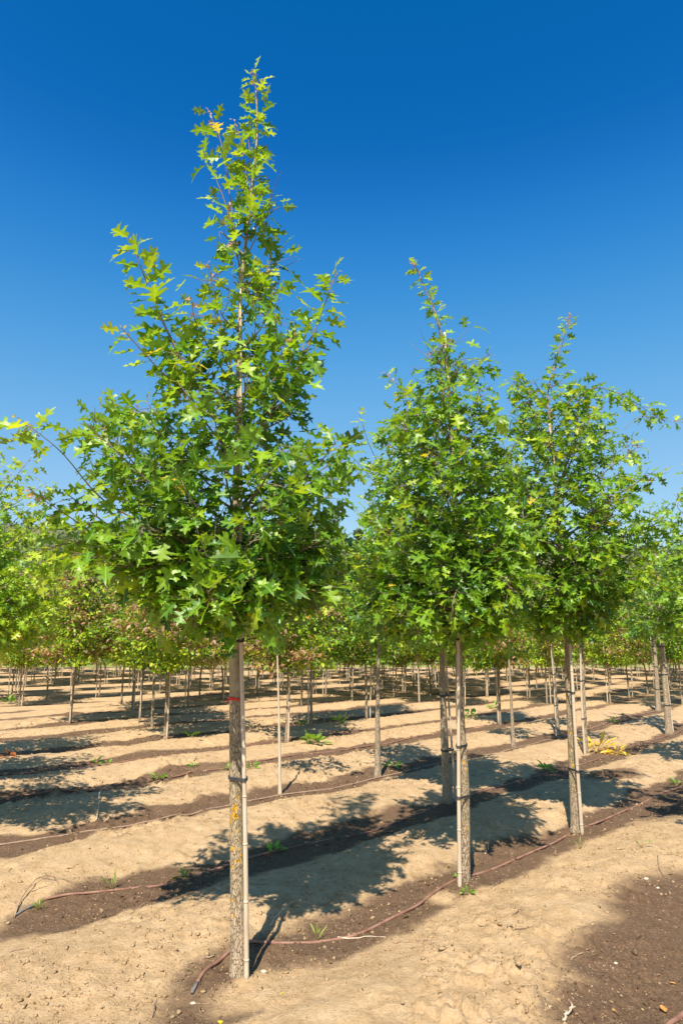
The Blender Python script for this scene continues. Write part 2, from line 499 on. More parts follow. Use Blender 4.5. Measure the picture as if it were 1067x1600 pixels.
def build_leaves(name, pos, axis, nrm, size, col, mat, parent, templates, loc, rs, fold=0.25, curl=0.35, petiole=0.0):
    """one mesh holding every leaf of a crown"""
    pos = np.asarray(pos); axis = np.asarray(axis); nrm = np.asarray(nrm); size = np.asarray(size); col = np.asarray(col)
    axis = axis / (np.linalg.norm(axis, axis=1)[:, None] + 1e-9)
    nrm = nrm - axis * np.sum(nrm * axis, axis=1)[:, None]
    nrm = nrm / (np.linalg.norm(nrm, axis=1)[:, None] + 1e-9)
    side = np.cross(axis, nrm)
    which = rs.randint(0, len(templates), len(pos))
    VV = []; FF = []; CC = []; off = 0
    for k, (tv, tf) in enumerate(templates):
        idx = np.where(which == k)[0]
        if len(idx) == 0:
            continue
        n = len(idx)
        fo = fold * (0.4 + 1.2 * rs.rand(n))[:, None]
        cu = curl * (rs.rand(n) * 2.4 - 0.7)[:, None]
        tw = 0.5 * (rs.rand(n) - 0.5)[:, None]
        wav = 0.035 * np.sin(tv[None, :, 1] * 13 + rs.rand(n)[:, None] * 6) * np.sign(tv[None, :, 0])
        x = tv[None, :, 0] * (0.68 + 0.38 * rs.rand(n))[:, None]; y = np.repeat(tv[None, :, 1], n, 0)
        z = fo * np.abs(x) - cu * y * y + tw * x * y + wav * np.minimum(1, np.abs(x) * 6)
        s = size[idx][:, None]
        x = x * s; y = y * s; z = z * s
        P = (pos[idx][:, None, :] + side[idx][:, None, :] * x[..., None] + axis[idx][:, None, :] * y[..., None] + nrm[idx][:, None, :] * z[..., None])
        m = tv.shape[0]
        VV.append(P.reshape(-1, 3))
        rib = np.where(np.abs(tv[:, 0]) < 1e-6, 1.15, 0.97)
        c4 = np.concatenate([(col[idx][:, None, :] * rib[None, :, None]), np.repeat(np.abs(tv[None, :, 0:1]), n, 0)], axis=2)
        CC.append(c4.reshape(-1, 4))
        f = tf[None, :, :] + (np.arange(n) * m)[:, None, None] + off
        FF.append(f.reshape(-1, 3))
        off += n * m
    V = np.concatenate(VV); F = np.concatenate(FF); C_ = np.concatenate(CC)
    return new_mesh_obj(name, V, F.ravel(), np.arange(len(F)) * 3, mat, parent, True, C_, loc)

G_DEEP = np.array([0.021, 0.080, 0.011]); G_MID = np.array([0.082, 0.200, 0.009]); G_LIGHT = np.array([0.195, 0.335, 0.010])
G_YEL = np.array([0.34, 0.42, 0.018]); G_GOLD = np.array([0.46, 0.36, 0.03]); G_RUST = np.array([0.42, 0.21, 0.08]); G_PINK = np.array([0.42, 0.24, 0.19])

# ------------------------------------------------------------------ oak builder
def interp_path(P, t):
    P = np.asarray(P); d = np.r_[0, np.cumsum(np.linalg.norm(np.diff(P, axis=0), axis=1))]
    t = t * d[-1]
    return np.array([np.interp(t, d, P[:, i]) for i in range(3)])

def smooth_path(P, n):
    """Catmull-Rom through the points"""
    P = np.asarray(P, dtype=float)
    if len(P) == 2:
        return np.array([P[0] + (P[1] - P[0]) * t for t in np.linspace(0, 1, n)])
    Q = np.vstack([2 * P[0] - P[1], P, 2 * P[-1] - P[-2]])
    out = []
    segs = len(P) - 1
    for t in np.linspace(0, segs - 1e-6, n):
        i = int(t); u = t - i
        p0, p1, p2, p3 = Q[i], Q[i + 1], Q[i + 2], Q[i + 3]
        out.append(0.5 * ((2 * p1) + (-p0 + p2) * u + (2 * p0 - 5 * p1 + 4 * p2 - p3) * u * u + (-p0 + 3 * p1 - 3 * p2 + p3) * u ** 3))
    return np.array(out)

def oak(name, label, base, trunk_px, env_px, r0, seed, n_br=26, explicit=(), leaf=0.165, bark=None, zb=None, dens=1.0,
        yellow=0.15, rtop=0.008, k0=0.0, fpow=1.4, group='oaks in the front rows', detail=True, world_trunk=None, world_env=None, leaf_mat=None, templates=None):
    rs = np.random.RandomState(seed)
    bark = bark or M_BARK2
    templates = templates or OAK_T
    leaf_mat = leaf_mat or M_OAK
    bx, by = base
    z0 = gz(bx, by) - 0.02
    loc = (bx, by, z0)
    root = empty(name, loc, label, 'tree', group)
    # trunk line
    if world_trunk is None:
        T = [np.array([bx, by, z0 - 0.05])]
        for i, (px, py) in enumerate(trunk_px):
            p = at(px, py, by)
            p[1] += 0.03 * (rs.rand() - 0.5)
            T.append(p)
    else:
        T = [np.array([bx, by, z0 - 0.05])] + [np.array([bx + a, by + b, c]) for a, b, c in world_trunk]
    T = np.array(T)
    n = 220 if detail else 40
    TP = smooth_path(T, n)
    ztop = TP[-1][2]
    hfr = np.clip((TP[:, 2] - z0) / (ztop - z0), 0, 1)
    R = rtop * 0.45 + (r0 - rtop * 0.45) * (1 - hfr) ** 1.3
    R *= 1 + 0.32 * np.exp(-(TP[:, 2] - z0) / 0.06)
    mb = MB()
    seg = 28 if detail else 10
    mb.tube(TP, R, seg, rng=rs, jitter=0.06 if detail else 0.10)
    # pruning knots
    mb.build('trunk', bark, root, True, loc)
    # envelope
    if world_env is None:
        E = []
        for (py, xl, xr) in env_px:
            l = at(xl, py, by); r_ = at(xr, py, by)
            tx = np.interp(l[2], TP[:, 2], TP[:, 0])
            E.append((l[2], max(0.06, tx - l[0]), max(0.06, r_[0] - tx)))
        E = np.array(sorted(E))
    else:
        E = np.array(sorted(world_env), dtype=float)
    def env(z, ca):
        L_ = np.interp(z, E[:, 0], E[:, 1]); R_ = np.interp(z, E[:, 0], E[:, 2])
        mean = 0.5 * (L_ + R_) * 0.92
        return mean + (R_ - mean) * max(0, ca) ** 0.9 + (L_ - mean) * max(0, -ca) ** 0.9
    zlow = E[0, 0]; zhigh = E[-1, 0]
    zb = zb if zb is not None else zlow + 0.12
    pos = []; ax = []; nr = []; sz = []; cl = []
    def put_leaf(p, d, s, c):
        pos.append(p); ax.append(d); sz.append(s)
        up = np.array([-0.12, -0.25, 1.0]) + rs.normal(0, 0.55, 3)
        nr.append(up); cl.append(c)
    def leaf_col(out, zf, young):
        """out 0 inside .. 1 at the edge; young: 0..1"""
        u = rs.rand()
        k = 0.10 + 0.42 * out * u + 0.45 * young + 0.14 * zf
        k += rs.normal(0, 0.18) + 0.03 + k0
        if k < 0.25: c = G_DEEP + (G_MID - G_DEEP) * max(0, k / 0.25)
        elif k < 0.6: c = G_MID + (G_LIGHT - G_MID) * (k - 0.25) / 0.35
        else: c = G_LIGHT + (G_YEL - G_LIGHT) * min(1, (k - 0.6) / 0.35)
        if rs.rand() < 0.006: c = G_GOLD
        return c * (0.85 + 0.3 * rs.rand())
    def twig_leaves(mbx, p0, d, ln, r, young, zf, outf, nl, check=True):
        d = d / np.linalg.norm(d)
        bend = rs.normal(0, 0.12, 3); bend[2] += 0.05
        pts = [p0 + d * ln * t + bend * ln * t * t for t in (0, 0.35, 0.7, 1.0)]
        if detail or r > 0.003:
            mbx.tube(pts, [r, r * 0.8, r * 0.6, r * 0.35], 5, cap=False)
        for i in range(nl):
            t = 0.15 + 0.85 * (i + rs.rand() * 0.6) / nl
            p = interp_path(pts, min(1, t))
            az = i * 2.4 + rs.rand()
            a = np.cross(d, [0.1, 0.2, 1.0]); a /= np.linalg.norm(a) + 1e-9
            b = np.cross(d, a)
            o = a * math.cos(az) + b * math.sin(az) * 0.6
            dd = 0.75 * o + 0.65 * d + np.array([0, 0, -0.32])
            dd += rs.normal(0, 0.18, 3)
            dd /= np.linalg.norm(dd)
            pet = 0.02 + 0.025 * rs.rand()
            q = p + dd * pet
            s = leaf * (0.42 + 0.92 * rs.rand() ** 0.9) * (1 - 0.22 * young)
            if check:
                tx = np.interp(q[2], TP[:, 2], TP[:, 0]); ty = np.interp(q[2], TP[:, 2], TP[:, 1])
                e = q + dd * s * 0.7
                rr = math.hypot(e[0] - tx, e[1] - ty); ca = (e[0] - tx) / (rr + 1e-6)
                if rr > env(e[2], ca) * 1.12 + 0.03 and rs.rand() < 0.7: continue
                if e[2] < zlow - 0.10 and rs.rand() < 0.8: continue
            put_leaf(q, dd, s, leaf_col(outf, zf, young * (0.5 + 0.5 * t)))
    def tip_cluster(p, d, young=1.0, kind='pink'):
        for i in range(7):
            dd = d * 0.7 + rs.normal(0, 0.55, 3); dd /= np.linalg.norm(dd)
            base_c = {'pink': G_PINK, 'gold': G_GOLD, 'rust': G_RUST}[kind]
            put_leaf(p - d * 0.02 * i + dd * 0.01, dd, leaf * (0.16 + 0.16 * rs.rand()), base_c * (0.7 + 0.5 * rs.rand()))
    def shoot(P, r, y0, y1, first, tip, side, step=0.042):
        P = smooth_path(P, 16)
        L_ = np.sum(np.linalg.norm(np.diff(P, axis=0), axis=1))
        bm_ = MB(); bm_.tube(P, r * (1 - 0.75 * np.linspace(0, 1, 16)), 6, cap=False)
        nl = max(4, int(L_ * (1 - first) / step))
        for i in range(nl):
            t = first + (1 - first) * (i + 0.5 * rs.rand()) / nl
            p = interp_path(P, t)
            tg = interp_path(P, min(1, t + 0.05)) - interp_path(P, t - 0.05); tg /= np.linalg.norm(tg) + 1e-9
            az = i * 2.4 + rs.normal(0, 0.3)
            o = np.array([math.cos(az) * 1.25, math.sin(az) * 0.8, 0.0]) ; o -= tg * np.dot(o, tg); o /= np.linalg.norm(o) + 1e-9
            dd = o + 0.25 * tg + np.array([0, 0, -0.10 + 0.2 * rs.rand()]); dd /= np.linalg.norm(dd)
            q = p + dd * (0.02 + 0.015 * rs.rand())
            bm_.tube([p, q], [0.0014, 0.001], 4, cap=False)
            y = y0 + (y1 - y0) * t
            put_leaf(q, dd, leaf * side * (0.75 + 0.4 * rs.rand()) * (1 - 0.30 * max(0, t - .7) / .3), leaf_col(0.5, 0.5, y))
            if rs.rand() < 0.35 and t < .8:
                dd2 = dd + rs.normal(0, .5, 3); dd2 /= np.linalg.norm(dd2)
                put_leaf(q, dd2, leaf * 0.6, leaf_col(0.5, 0.5, y))
        tg = P[-1] - P[-2]; tg /= np.linalg.norm(tg)
        if tip: tip_cluster(P[-1], tg, kind=tip)
        bm_.build('branch', M_TWIG, root, True, loc)
    def branch(P, r, young0, young1, check, density=1.0, tip='pink', first=0.25, spread=1.0):
        P = smooth_path(P, 12)
        bm_ = MB()
        L_ = np.sum(np.linalg.norm(np.diff(P, axis=0), axis=1))
        tt = np.linspace(0, 1, 12)
        bm_.tube(P, r * (1 - 0.78 * tt), 6, cap=False)
        ntw = max(2, int(L_ / 0.062 * dens * density * (0.5 if not check else 1.0)))
        for i in range(ntw):
            t = first + (1 - first) * (i + rs.rand() * 0.7) / ntw
            t = min(t, 0.98)
            p = interp_path(P, t)
            tg = interp_path(P, min(1, t + 0.05)) - interp_path(P, t - 0.05); tg /= np.linalg.norm(tg) + 1e-9
            sd_ = rs.normal(0, 1, 3); sd_ -= tg * np.dot(sd_, tg); sd_ /= np.linalg.norm(sd_) + 1e-9
            sd_[2] *= 0.7
            ln = (0.12 + 0.30 * rs.rand()) * (1.15 - 0.75 * t) * spread
            zf = (p[2] - zlow) / max(0.1, zhigh - zlow)
            y = young0 + (young1 - young0) * t
            nl = max(2, int((3.4 + 3.0 * rs.rand()) * (0.55 + ln * 1.8)))
            twig_leaves(bm_, p, 0.55 * tg + 0.85 * sd_, ln, 0.0028, y, zf, t, nl, check)
        # leaves straight on the leading shoot
        nl = int(L_ * (15 if not check else 11) * density)
        for i in range(nl):
            t = first + (1 - first) * (i + rs.rand()) / nl
            p = interp_path(P, t)
            tg = interp_path(P, min(1, t + 0.05)) - interp_path(P, t - 0.05); tg /= np.linalg.norm(tg) + 1e-9
            o = rs.normal(0, 1, 3); o -= tg * np.dot(o, tg); o /= np.linalg.norm(o) + 1e-9
            dd = 0.85 * o + 0.35 * tg + np.array([0, 0, -0.12]); dd /= np.linalg.norm(dd)
            y = young0 + (young1 - young0) * t
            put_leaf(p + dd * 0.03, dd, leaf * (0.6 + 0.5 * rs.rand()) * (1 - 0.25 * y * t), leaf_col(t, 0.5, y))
        tg = P[-1] - P[-2]; tg /= np.linalg.norm(tg)
        if tip:
            tip_cluster(P[-1], tg, kind=tip)
        bm_.build('branch', M_TWIG if r < 0.006 else bark_branch, root, True, loc)
    bark_branch = M_BRANCH
    ga = rs.rand() * 6.28
    for i in range(n_br):
        f = (i + rs.rand() * 0.5) / n_br
        z1 = zlow + 0.05 + (zhigh - zlow - 0.25) * f ** fpow
        phi = ga + i * 2.39996 + rs.normal(0, 0.2)
        ca, sa = math.cos(phi), math.sin(phi)
        r1 = env(z1, ca) * (0.60 + 0.50 * rs.rand())
        if r1 < 0.12: continue
        rise = r1 * (0.45 + 0.7 * rs.rand()) * (0.6 + 0.6 * f)
        zs = max(zb + 0.25 * rs.rand(), z1 - rise)
        if zs > z1 + 0.1: zs = z1 + 0.2 * rs.rand()
        zs = min(zs, ztop - 0.25)
        p0 = np.array([np.interp(zs, TP[:, 2], TP[:, 0]), np.interp(zs, TP[:, 2], TP[:, 1]), zs])
        p3 = np.array([np.interp(z1, TP[:, 2], TP[:, 0]) + ca * r1, np.interp(z1, TP[:, 2], TP[:, 1]) + sa * r1, z1])
        mid = 0.5 * (p0 + p3) + np.array([ca * 0.06, sa * 0.06, (0.02 if z1 > zs + 0.1 else 0.12)]) + rs.normal(0, 0.025, 3)
        branch([p0, mid, p3], 0.0055 + 0.0060 * r1 * (1 - 0.4 * f), 0.0, yellow + 0.35 * f * rs.rand(), True, density=1.15 - 0.75 * f, tip='pink' if (f > 0.5 and rs.rand() < 0.35) else None)
    # explicit leading shoots that the photograph shows
    for e in explicit:
        pts = []
        m = len(e['px'])
        for j, (px, py) in enumerate(e['px']):
            yy = by + e.get('dy', 0) * j / (m - 1) + e.get('dy0', 0) * (1 - j / (m - 1))
            pts.append(at(px, py, yy))
        if e.get('shoot'):
            shoot(pts, e.get('r', 0.005), e.get('y0', .3), e.get('y1', 1.0), e.get('first', .1), e.get('tip', 'pink'), e.get('side', 1.0), e.get('step', .042))
            continue
        branch(pts, e.get('r', 0.006), e.get('y0', 0.3), e.get('y1', 1.0), False, e.get('d', 1.0), e.get('tip', 'pink'), e.get('first', 0.1), e.get('sp', 0.6))
    # leaves on the leader itself
    zc = max(zb, zlow)
    for i in range(int((ztop - zc) * 10 * dens)):
        z = zc + (ztop - zc) * rs.rand() ** 0.8
        p = np.array([np.interp(z, TP[:, 2], TP[:, 0]), np.interp(z, TP[:, 2], TP[:, 1]), z])
        a = rs.rand() * 6.28
        dd = np.array([math.cos(a), math.sin(a), 0.1 + rs.normal(0, 0.3)])
        zf = (z - zc) / (ztop - zc)
        twig_leaves_n = 1
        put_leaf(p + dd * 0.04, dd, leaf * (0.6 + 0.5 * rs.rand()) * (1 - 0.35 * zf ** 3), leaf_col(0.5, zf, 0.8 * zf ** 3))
    tip_cluster(TP[-1], np.array([0, 0, 1.0]))
    build_leaves('crown', pos, ax, nr, sz, cl, leaf_mat, root, templates, loc, rs)
    root['n_leaves'] = len(pos)
    return root, TP, R

M_BRANCH = simple_mat('branch_bark', (0.13, 0.10, 0.065), (0.27, 0.21, 0.14), 30, 0.75)

# ------------------------------------------------------------------ mounds at the trunk feet (before the ground is used)
P1 = gp(375, 1520); P2 = gp(724, 1380); P3 = gp(900, 1301)
TREEPTS += [(P2[0], P2[1], 0.22, 0.035), (P3[0], P3[1], 0.25, 0.03), (P1[0], P1[1], 0.2, 0.02)]

# ------------------------------------------------------------------ ground
def wetness(X, Y):
    t = row_t(X, Y) + 0.10 * (fbm(X, Y, 0.7, 2, 3) - 0.5)
    d = np.abs(t - np.round(t))
    d = d + 0.16 * (fbm(X, Y, 3.5, 5, 17) - 0.5)
    wid = 0.145 + 0.20 * (fbm(X, Y, 1.0, 3, 11) - 0.42)
    wet = 1 - sst(wid - 0.07, wid + 0.08, d)
    # the rows start at the headland: nothing is watered left of the first emitters
    k = np.round(t)
    start = np.where(k <= 0, 0.7, np.where(k == 1, -0.95, np.where(k == 2, -2.2, -40)))
    wet *= sst(start - 0.15, start + 0.25, X)
    wet *= (1 - sst(55, 66, Y)) * (1 - 0.35 * sst(12, 30, Y))
    wet *= 0.6 + 0.6 * fbm(X, Y, 0.6, 2, 13)
    nz = 1 + 1.7 * (fbm(X, Y, 2.2, 4, 19) - 0.5)
    def blob(px, py, rx, ry, a=1.0, ang=0.78):
        cx, cy = gp(px, py)
        dx, dy = X - cx, Y - cy
        u = dx * math.cos(ang) + dy * math.sin(ang); v = -dx * math.sin(ang) + dy * math.cos(ang)
        return a * np.exp(-(((u / rx) ** 2 + (v / ry) ** 2) * nz) ** 1.3)
    for b in [(1010, 1500, 0.75, 0.50), (1060, 1420, 0.9, 0.45), (960, 1580, 0.5, 0.33), (1040, 1580, .6, .5), (1030, 1260, 0.9, 0.45), (960, 1215, 0.7, 0.3),
              (620, 1410, 0.75, 0.22), (520, 1465, 0.55, 0.18), (800, 1330, 0.8, 0.22), (340, 1525, 0.25, 0.15), (200, 1395, 0.6, 0.2), (420, 1345, 0.6, 0.22)]:
        wet = np.maximum(wet, blob(*b))
    for b in [(430, 1535, 0.35, 0.16), (330, 1440, .3, .12), (690, 1400, .12, .10), (1010, 1330, .5, .22), (850, 1440, 0.45, 0.28), (760, 1400, 0.16, 0.10), (560, 1550, 0.7, 0.3), (700, 1520, 0.6, 0.25)]:
        wet *= 1 - 0.95 * blob(*b)
    return np.clip(wet, 0, 1)

def build_ground():
    def grow(x0, x1, d0, g):
        xs = [x0]; d = d0
        while xs[-1] < x1:
            d = d0 + g * (xs[-1] - x0)
            xs.append(xs[-1] + d)
        return xs
    core = list(np.arange(-3.2, 5.0, 0.0155))
    xs = np.array([-v for v in grow(3.2, 1200, 0.0155, 0.035)][::-1] + core[1:] + grow(5.0, 1200, 0.0155, 0.035))
    ys = [2.3]
    while ys[-1] < 1500:
        y = ys[-1]
        ys.append(y + (0.011 * (max(y, 3) / 3) ** 1.35 if y < 60 else 0.7 + 0.06 * (y - 60)))
    back = [-v for v in grow(-2.3, 60, 0.02, 0.10)][::-1]
    ys = np.array(back[:-1] + ys)
    xs = np.unique(xs); ys = np.unique(ys)
    X, Y = np.meshgrid(xs, ys)
    Z = ground_h(X, Y)
    wet = wetness(X, Y)
    gr = sst(54, 60, Y + 3 * (fbm(X, Y, 0.2, 2, 20) - 0.5))
    C_ = np.zeros((X.size, 3), dtype=np.float32)
    C_[:, 0] = wet.ravel(); C_[:, 1] = gr.ravel()
    V = np.stack([X.ravel(), Y.ravel(), Z.ravel()], 1)
    ny, nx = X.shape
    idx = np.arange(ny * nx).reshape(ny, nx)
    F = np.stack([idx[:-1, :-1], idx[:-1, 1:], idx[1:, 1:], idx[1:, :-1]], -1).reshape(-1, 4)
    o = new_mesh_obj('ground', V, F.ravel(), np.arange(len(F)) * 4, M_SOIL, None, True, C_)
    tag(o, kind='structure')
build_ground()

# ------------------------------------------------------------------ hills far behind
def hills():
    m, nt, out = new_mat('hill_scrub')
    geo = nt.nodes.new('ShaderNodeNewGeometry')
    n1 = noise(nt, geo.outputs['Position'], 0.05, 5, 0.7)
    n2 = noise(nt, geo.outputs['Position'], 0.4, 4, 0.7)
    c = ramp(nt, n1, [(0.35, (0.06, 0.08, 0.03)), (0.5, (0.10, 0.11, 0.045)), (0.68, (0.19, 0.15, 0.08))])
    c = mixc(nt, 0.6, c, ramp(nt, n2, [(0.3, 0.5), (0.7, 1.3)]), 'MULTIPLY')
    b = N(nt, 'ShaderNodeBsdfPrincipled'); b.inputs['Roughness'].default_value = 0.95
    nt.links.new(c, b.inputs['Base Color']); nt.links.new(b.outputs[0], out.inputs['Surface'])
    xs = np.linspace(-420, 420, 300); ys = np.linspace(110, 520, 140)
    X, Y = np.meshgrid(xs, ys)
    prof = hill_z(X, Y)
    Z = prof
    V = np.stack([X.ravel(), Y.ravel(), Z.ravel()], 1)
    ny, nx = X.shape
    idx = np.arange(ny * nx).reshape(ny, nx)
    F = np.stack([idx[:-1, :-1], idx[:-1, 1:], idx[1:, 1:], idx[1:, :-1]], -1).reshape(-1, 4)
    o = new_mesh_obj('hills', V, F.ravel(), np.arange(len(F)) * 4, m, None, True)
    tag(o, kind='structure')
def hill_z(X, Y):
    X = np.asarray(X, dtype=float); Y = np.asarray(Y, dtype=float)
    u = X / np.maximum(Y, 1)
    top = np.interp(u, [-2, -0.55, -0.40, -0.2, 0.0, 0.2, 0.45, 0.7, 2], [0.20, 0.178, 0.172, 0.163, 0.158, 0.142, 0.135, 0.13, 0.12])
    k = sst(115, 300, Y) 
    z = top * np.minimum(Y, 300) * k * (1 - 0.3 * sst(320, 520, Y)) + 1.7 * k
    z = z + k * 5 * (fbm(X, Y, 0.02, 4, 30) - 0.5)
    return z - 1.5 * (1 - k)
hills()

def leaf_cloud(name, pts, size, cols, mat, rs, nrm_up=0.3):
    n = len(pts)
    ax = rs.normal(0, 1, (n, 3)); nr = rs.normal(0, 1, (n, 3)); nr[:, 2] += nrm_up; nr[:, 1] -= 0.3
    return ax, nr

def band_pick(rs, n, palette, w):
    w = np.array(w, dtype=float); w /= w.sum()
    i = rs.choice(len(palette), n, p=w)
    c = np.array(palette)[i] * (0.75 + 0.5 * rs.rand(n))[:, None]
    return c

def thicket():
    """one unbroken scrubby hedge behind the last row"""
    rs = np.random.RandomState(5)
    n = 60000
    x = rs.uniform(-60, 70, n)
    top = 2.2 + 2.6 * fbm(x, x * 0 + 3, 0.16, 3, 40) + 0.7 * fbm(x, x * 0, 1.1, 2, 41)
    yy = 63 + rs.rand(n) * 6
    z = top * rs.rand(n) ** 0.75 * (0.8 + 0.2 * rs.rand(n))
    y = yy - 1.4 * (fbm(x, z, 0.5, 2, 42) - 0.5)
    pts = np.stack([x, y, z], 1)
    shade = fbm(x, z, 0.45, 2, 44)[:, None]
    cols = band_pick(rs, n, [G_MID, G_LIGHT, G_YEL, (0.30, 0.28, 0.07), G_DEEP], [2, 4, 2.2, 1.4, .8]) * (0.6 + 0.8 * shade)
    ax, nr = leaf_cloud('', pts, None, None, None, rs)
    o = build_leaves('thicket', pts, ax, nr, 0.16 + 0.16 * rs.rand(n), cols, M_SMALL, None, OVAL_T, (0, 63, 0), rs)
    tag(o, 'yellow green scrub thicket behind the last row of trees', 'thicket', kind='stuff')
    # scrub and woods on the hillside
    n = 50000
    x = rs.uniform(-260, 260, n); y = rs.uniform(125, 315, n)
    keep = fbm(x, y, 0.03, 3, 50) > 0.42
    x, y = x[keep], y[keep]; n = len(x)
    z = hill_z(x, y) + rs.rand(n) * 3.5 * fbm(x, y, 0.06, 2, 51) * 1.6
    cols = band_pick(rs, n, [(0.05, 0.09, 0.03), (0.09, 0.13, 0.045), (0.16, 0.16, 0.07), (0.22, 0.16, 0.09)], [3, 3, 2, 1])
    pts = np.stack([x, y, z], 1)
    ax, nr = leaf_cloud('', pts, None, None, None, rs)
    o = build_leaves('hill_scrub', pts, ax, nr, 0.9 + 1.3 * rs.rand(n), cols, M_SMALL, None, OVAL_T, (0, 200, 0), rs)
    tag(o, 'dull green scrub covering the distant hillside', 'scrub', kind='stuff')
thicket()

def hill_trees():
    rs = np.random.RandomState(8)
    spots = [(85, 815, 7.0, 'dark round tree on the hill skyline left of the tallest oak'), (180, 828, 5, None), (205, 826, 5.5, None), (228, 826, 5, None),
             (508, 836, 7, None), (45, 822, 5, None), (150, 830, 4, None), (955, 866, 5, None), (1010, 868, 5, None), (560, 840, 5, None)]
    spots.sort()
    for si, (px, py, h, lb) in enumerate(spots):
        Y = 285.0
        p = at(px, py, Y)
        x = p[0]; zg = float(hill_z(np.array([x]), np.array([Y]))[0])
        loc = (x, Y, zg)
        r = empty('hill_tree', loc, lb or '%s dark tree from the left on the far hill skyline' % ['leftmost', 'second', 'third', 'fourth', 'fifth', 'sixth', 'seventh', 'eighth', 'ninth', 'tenth'][si], 'tree', 'trees on the hill skyline')
        t = MB(); t.tube([(x, Y, zg - 1), (x + .1, Y, zg + h * 0.5)], [0.3, 0.15], 6)
        t.build('trunk', M_BARK2, r, True, loc)
        n = 900
        d = rs.normal(0, 1, (n, 3)); d /= np.linalg.norm(d, axis=1)[:, None]
        rad_ = rs.rand(n) ** 0.4 * (0.8 + 0.4 * rs.rand(n))
        pts = np.array([x, Y, zg + h * 0.6]) + d * rad_[:, None] * np.array([h * 0.42, h * 0.42, h * 0.45])
        ax, nr = leaf_cloud('', pts, None, None, None, rs)
        build_leaves('crown', pts, ax, nr, 0.5 + 0.5 * rs.rand(n), band_pick(rs, n, [(0.035, 0.075, 0.02), (0.06, 0.10, 0.03)], [1, 1]), M_SMALL, r, OVAL_T, loc, rs)
hill_trees()

# ------------------------------------------------------------------ the oaks
STAKES = []
def pole(label, pts, r=0.014, ties=(), cat='stake', group='bamboo stakes', seed=0, mat=None, root_name='stake', tie_wrap=None):
    """one bamboo pole with its joints; ties = [(z, (cx, cy, rx))]"""
    rs = np.random.RandomState(seed + 100)
    pts = np.array(pts, dtype=float)
    loc = (pts[0][0], pts[0][1], pts[0][2])
    root = empty(root_name, loc, label, cat, group)
    n = 60
    P = smooth_path(pts, n)
    P[:, 0] += 0.004 * np.sin(np.linspace(0, 7, n) + seed)
    rr = r * np.linspace(1.0, 0.7, n)
    mb = MB()
    mb.tube(P, rr, 10)
    # joints
    z = P[0][2] + 0.12
    while z < P[-1][2] - 0.1:
        c = np.array([np.interp(z, P[:, 2], P[:, 0]), np.interp(z, P[:, 2], P[:, 1]), z])
        q = np.interp(z, P[:, 2], rr)
        mb.tube([c + [0, 0, -0.006], c, c + [0, 0, 0.006]], [q * 1.02, q * 1.13, q * 1.02], 10)
        z += 0.24 + 0.08 * rs.rand()
    mb.build('pole', mat or M_BAMBOO, root, True, loc)
    for (zt, cx, cy, tr) in ties:
        sx = np.interp(zt, P[:, 2], P[:, 0]); sy = np.interp(zt, P[:, 2], P[:, 1]); sr = np.interp(zt, P[:, 2], rr)
        a = np.linspace(0, 2 * np.pi, 25)[:-1]
        # convex loop round trunk and pole together
        u = np.array([sx - cx, sy - cy]); d = np.linalg.norm(u) + 1e-6; u /= d
        loop = []
        for t in a:
            dr = np.array([math.cos(t), math.sin(t)])
            s1 = tr + 0.004; s2 = np.dot(dr, u) * d + sr + 0.004
            # support function of the two circles
            loop.append((dr, max(s1, s2)))
        pl = []
        for i, (dr, s) in enumerate(loop):
            if np.dot(dr, u) * d + sr > tr:
                c = np.array([sx, sy]) + dr * (sr + 0.004)
            else:
                c = np.array([cx, cy]) + dr * (tr + 0.004)
            pl.append([c[0], c[1], zt + 0.006 * math.sin(a[i])])
        pl.append(pl[0]); pl.append(pl[1])
        mt = MB()
        for dz in (-0.006, 0.0, 0.006):
            mt.tube(np.array(pl) + [0, 0, dz], 0.0038, 5, cap=False)
        mt.build('tie', M_RUB, root, True, loc)
    return root

def txy(TP, R, z):
    return (np.interp(z, TP[:, 2], TP[:, 0]), np.interp(z, TP[:, 2], TP[:, 1]), np.interp(z, TP[:, 2], R))

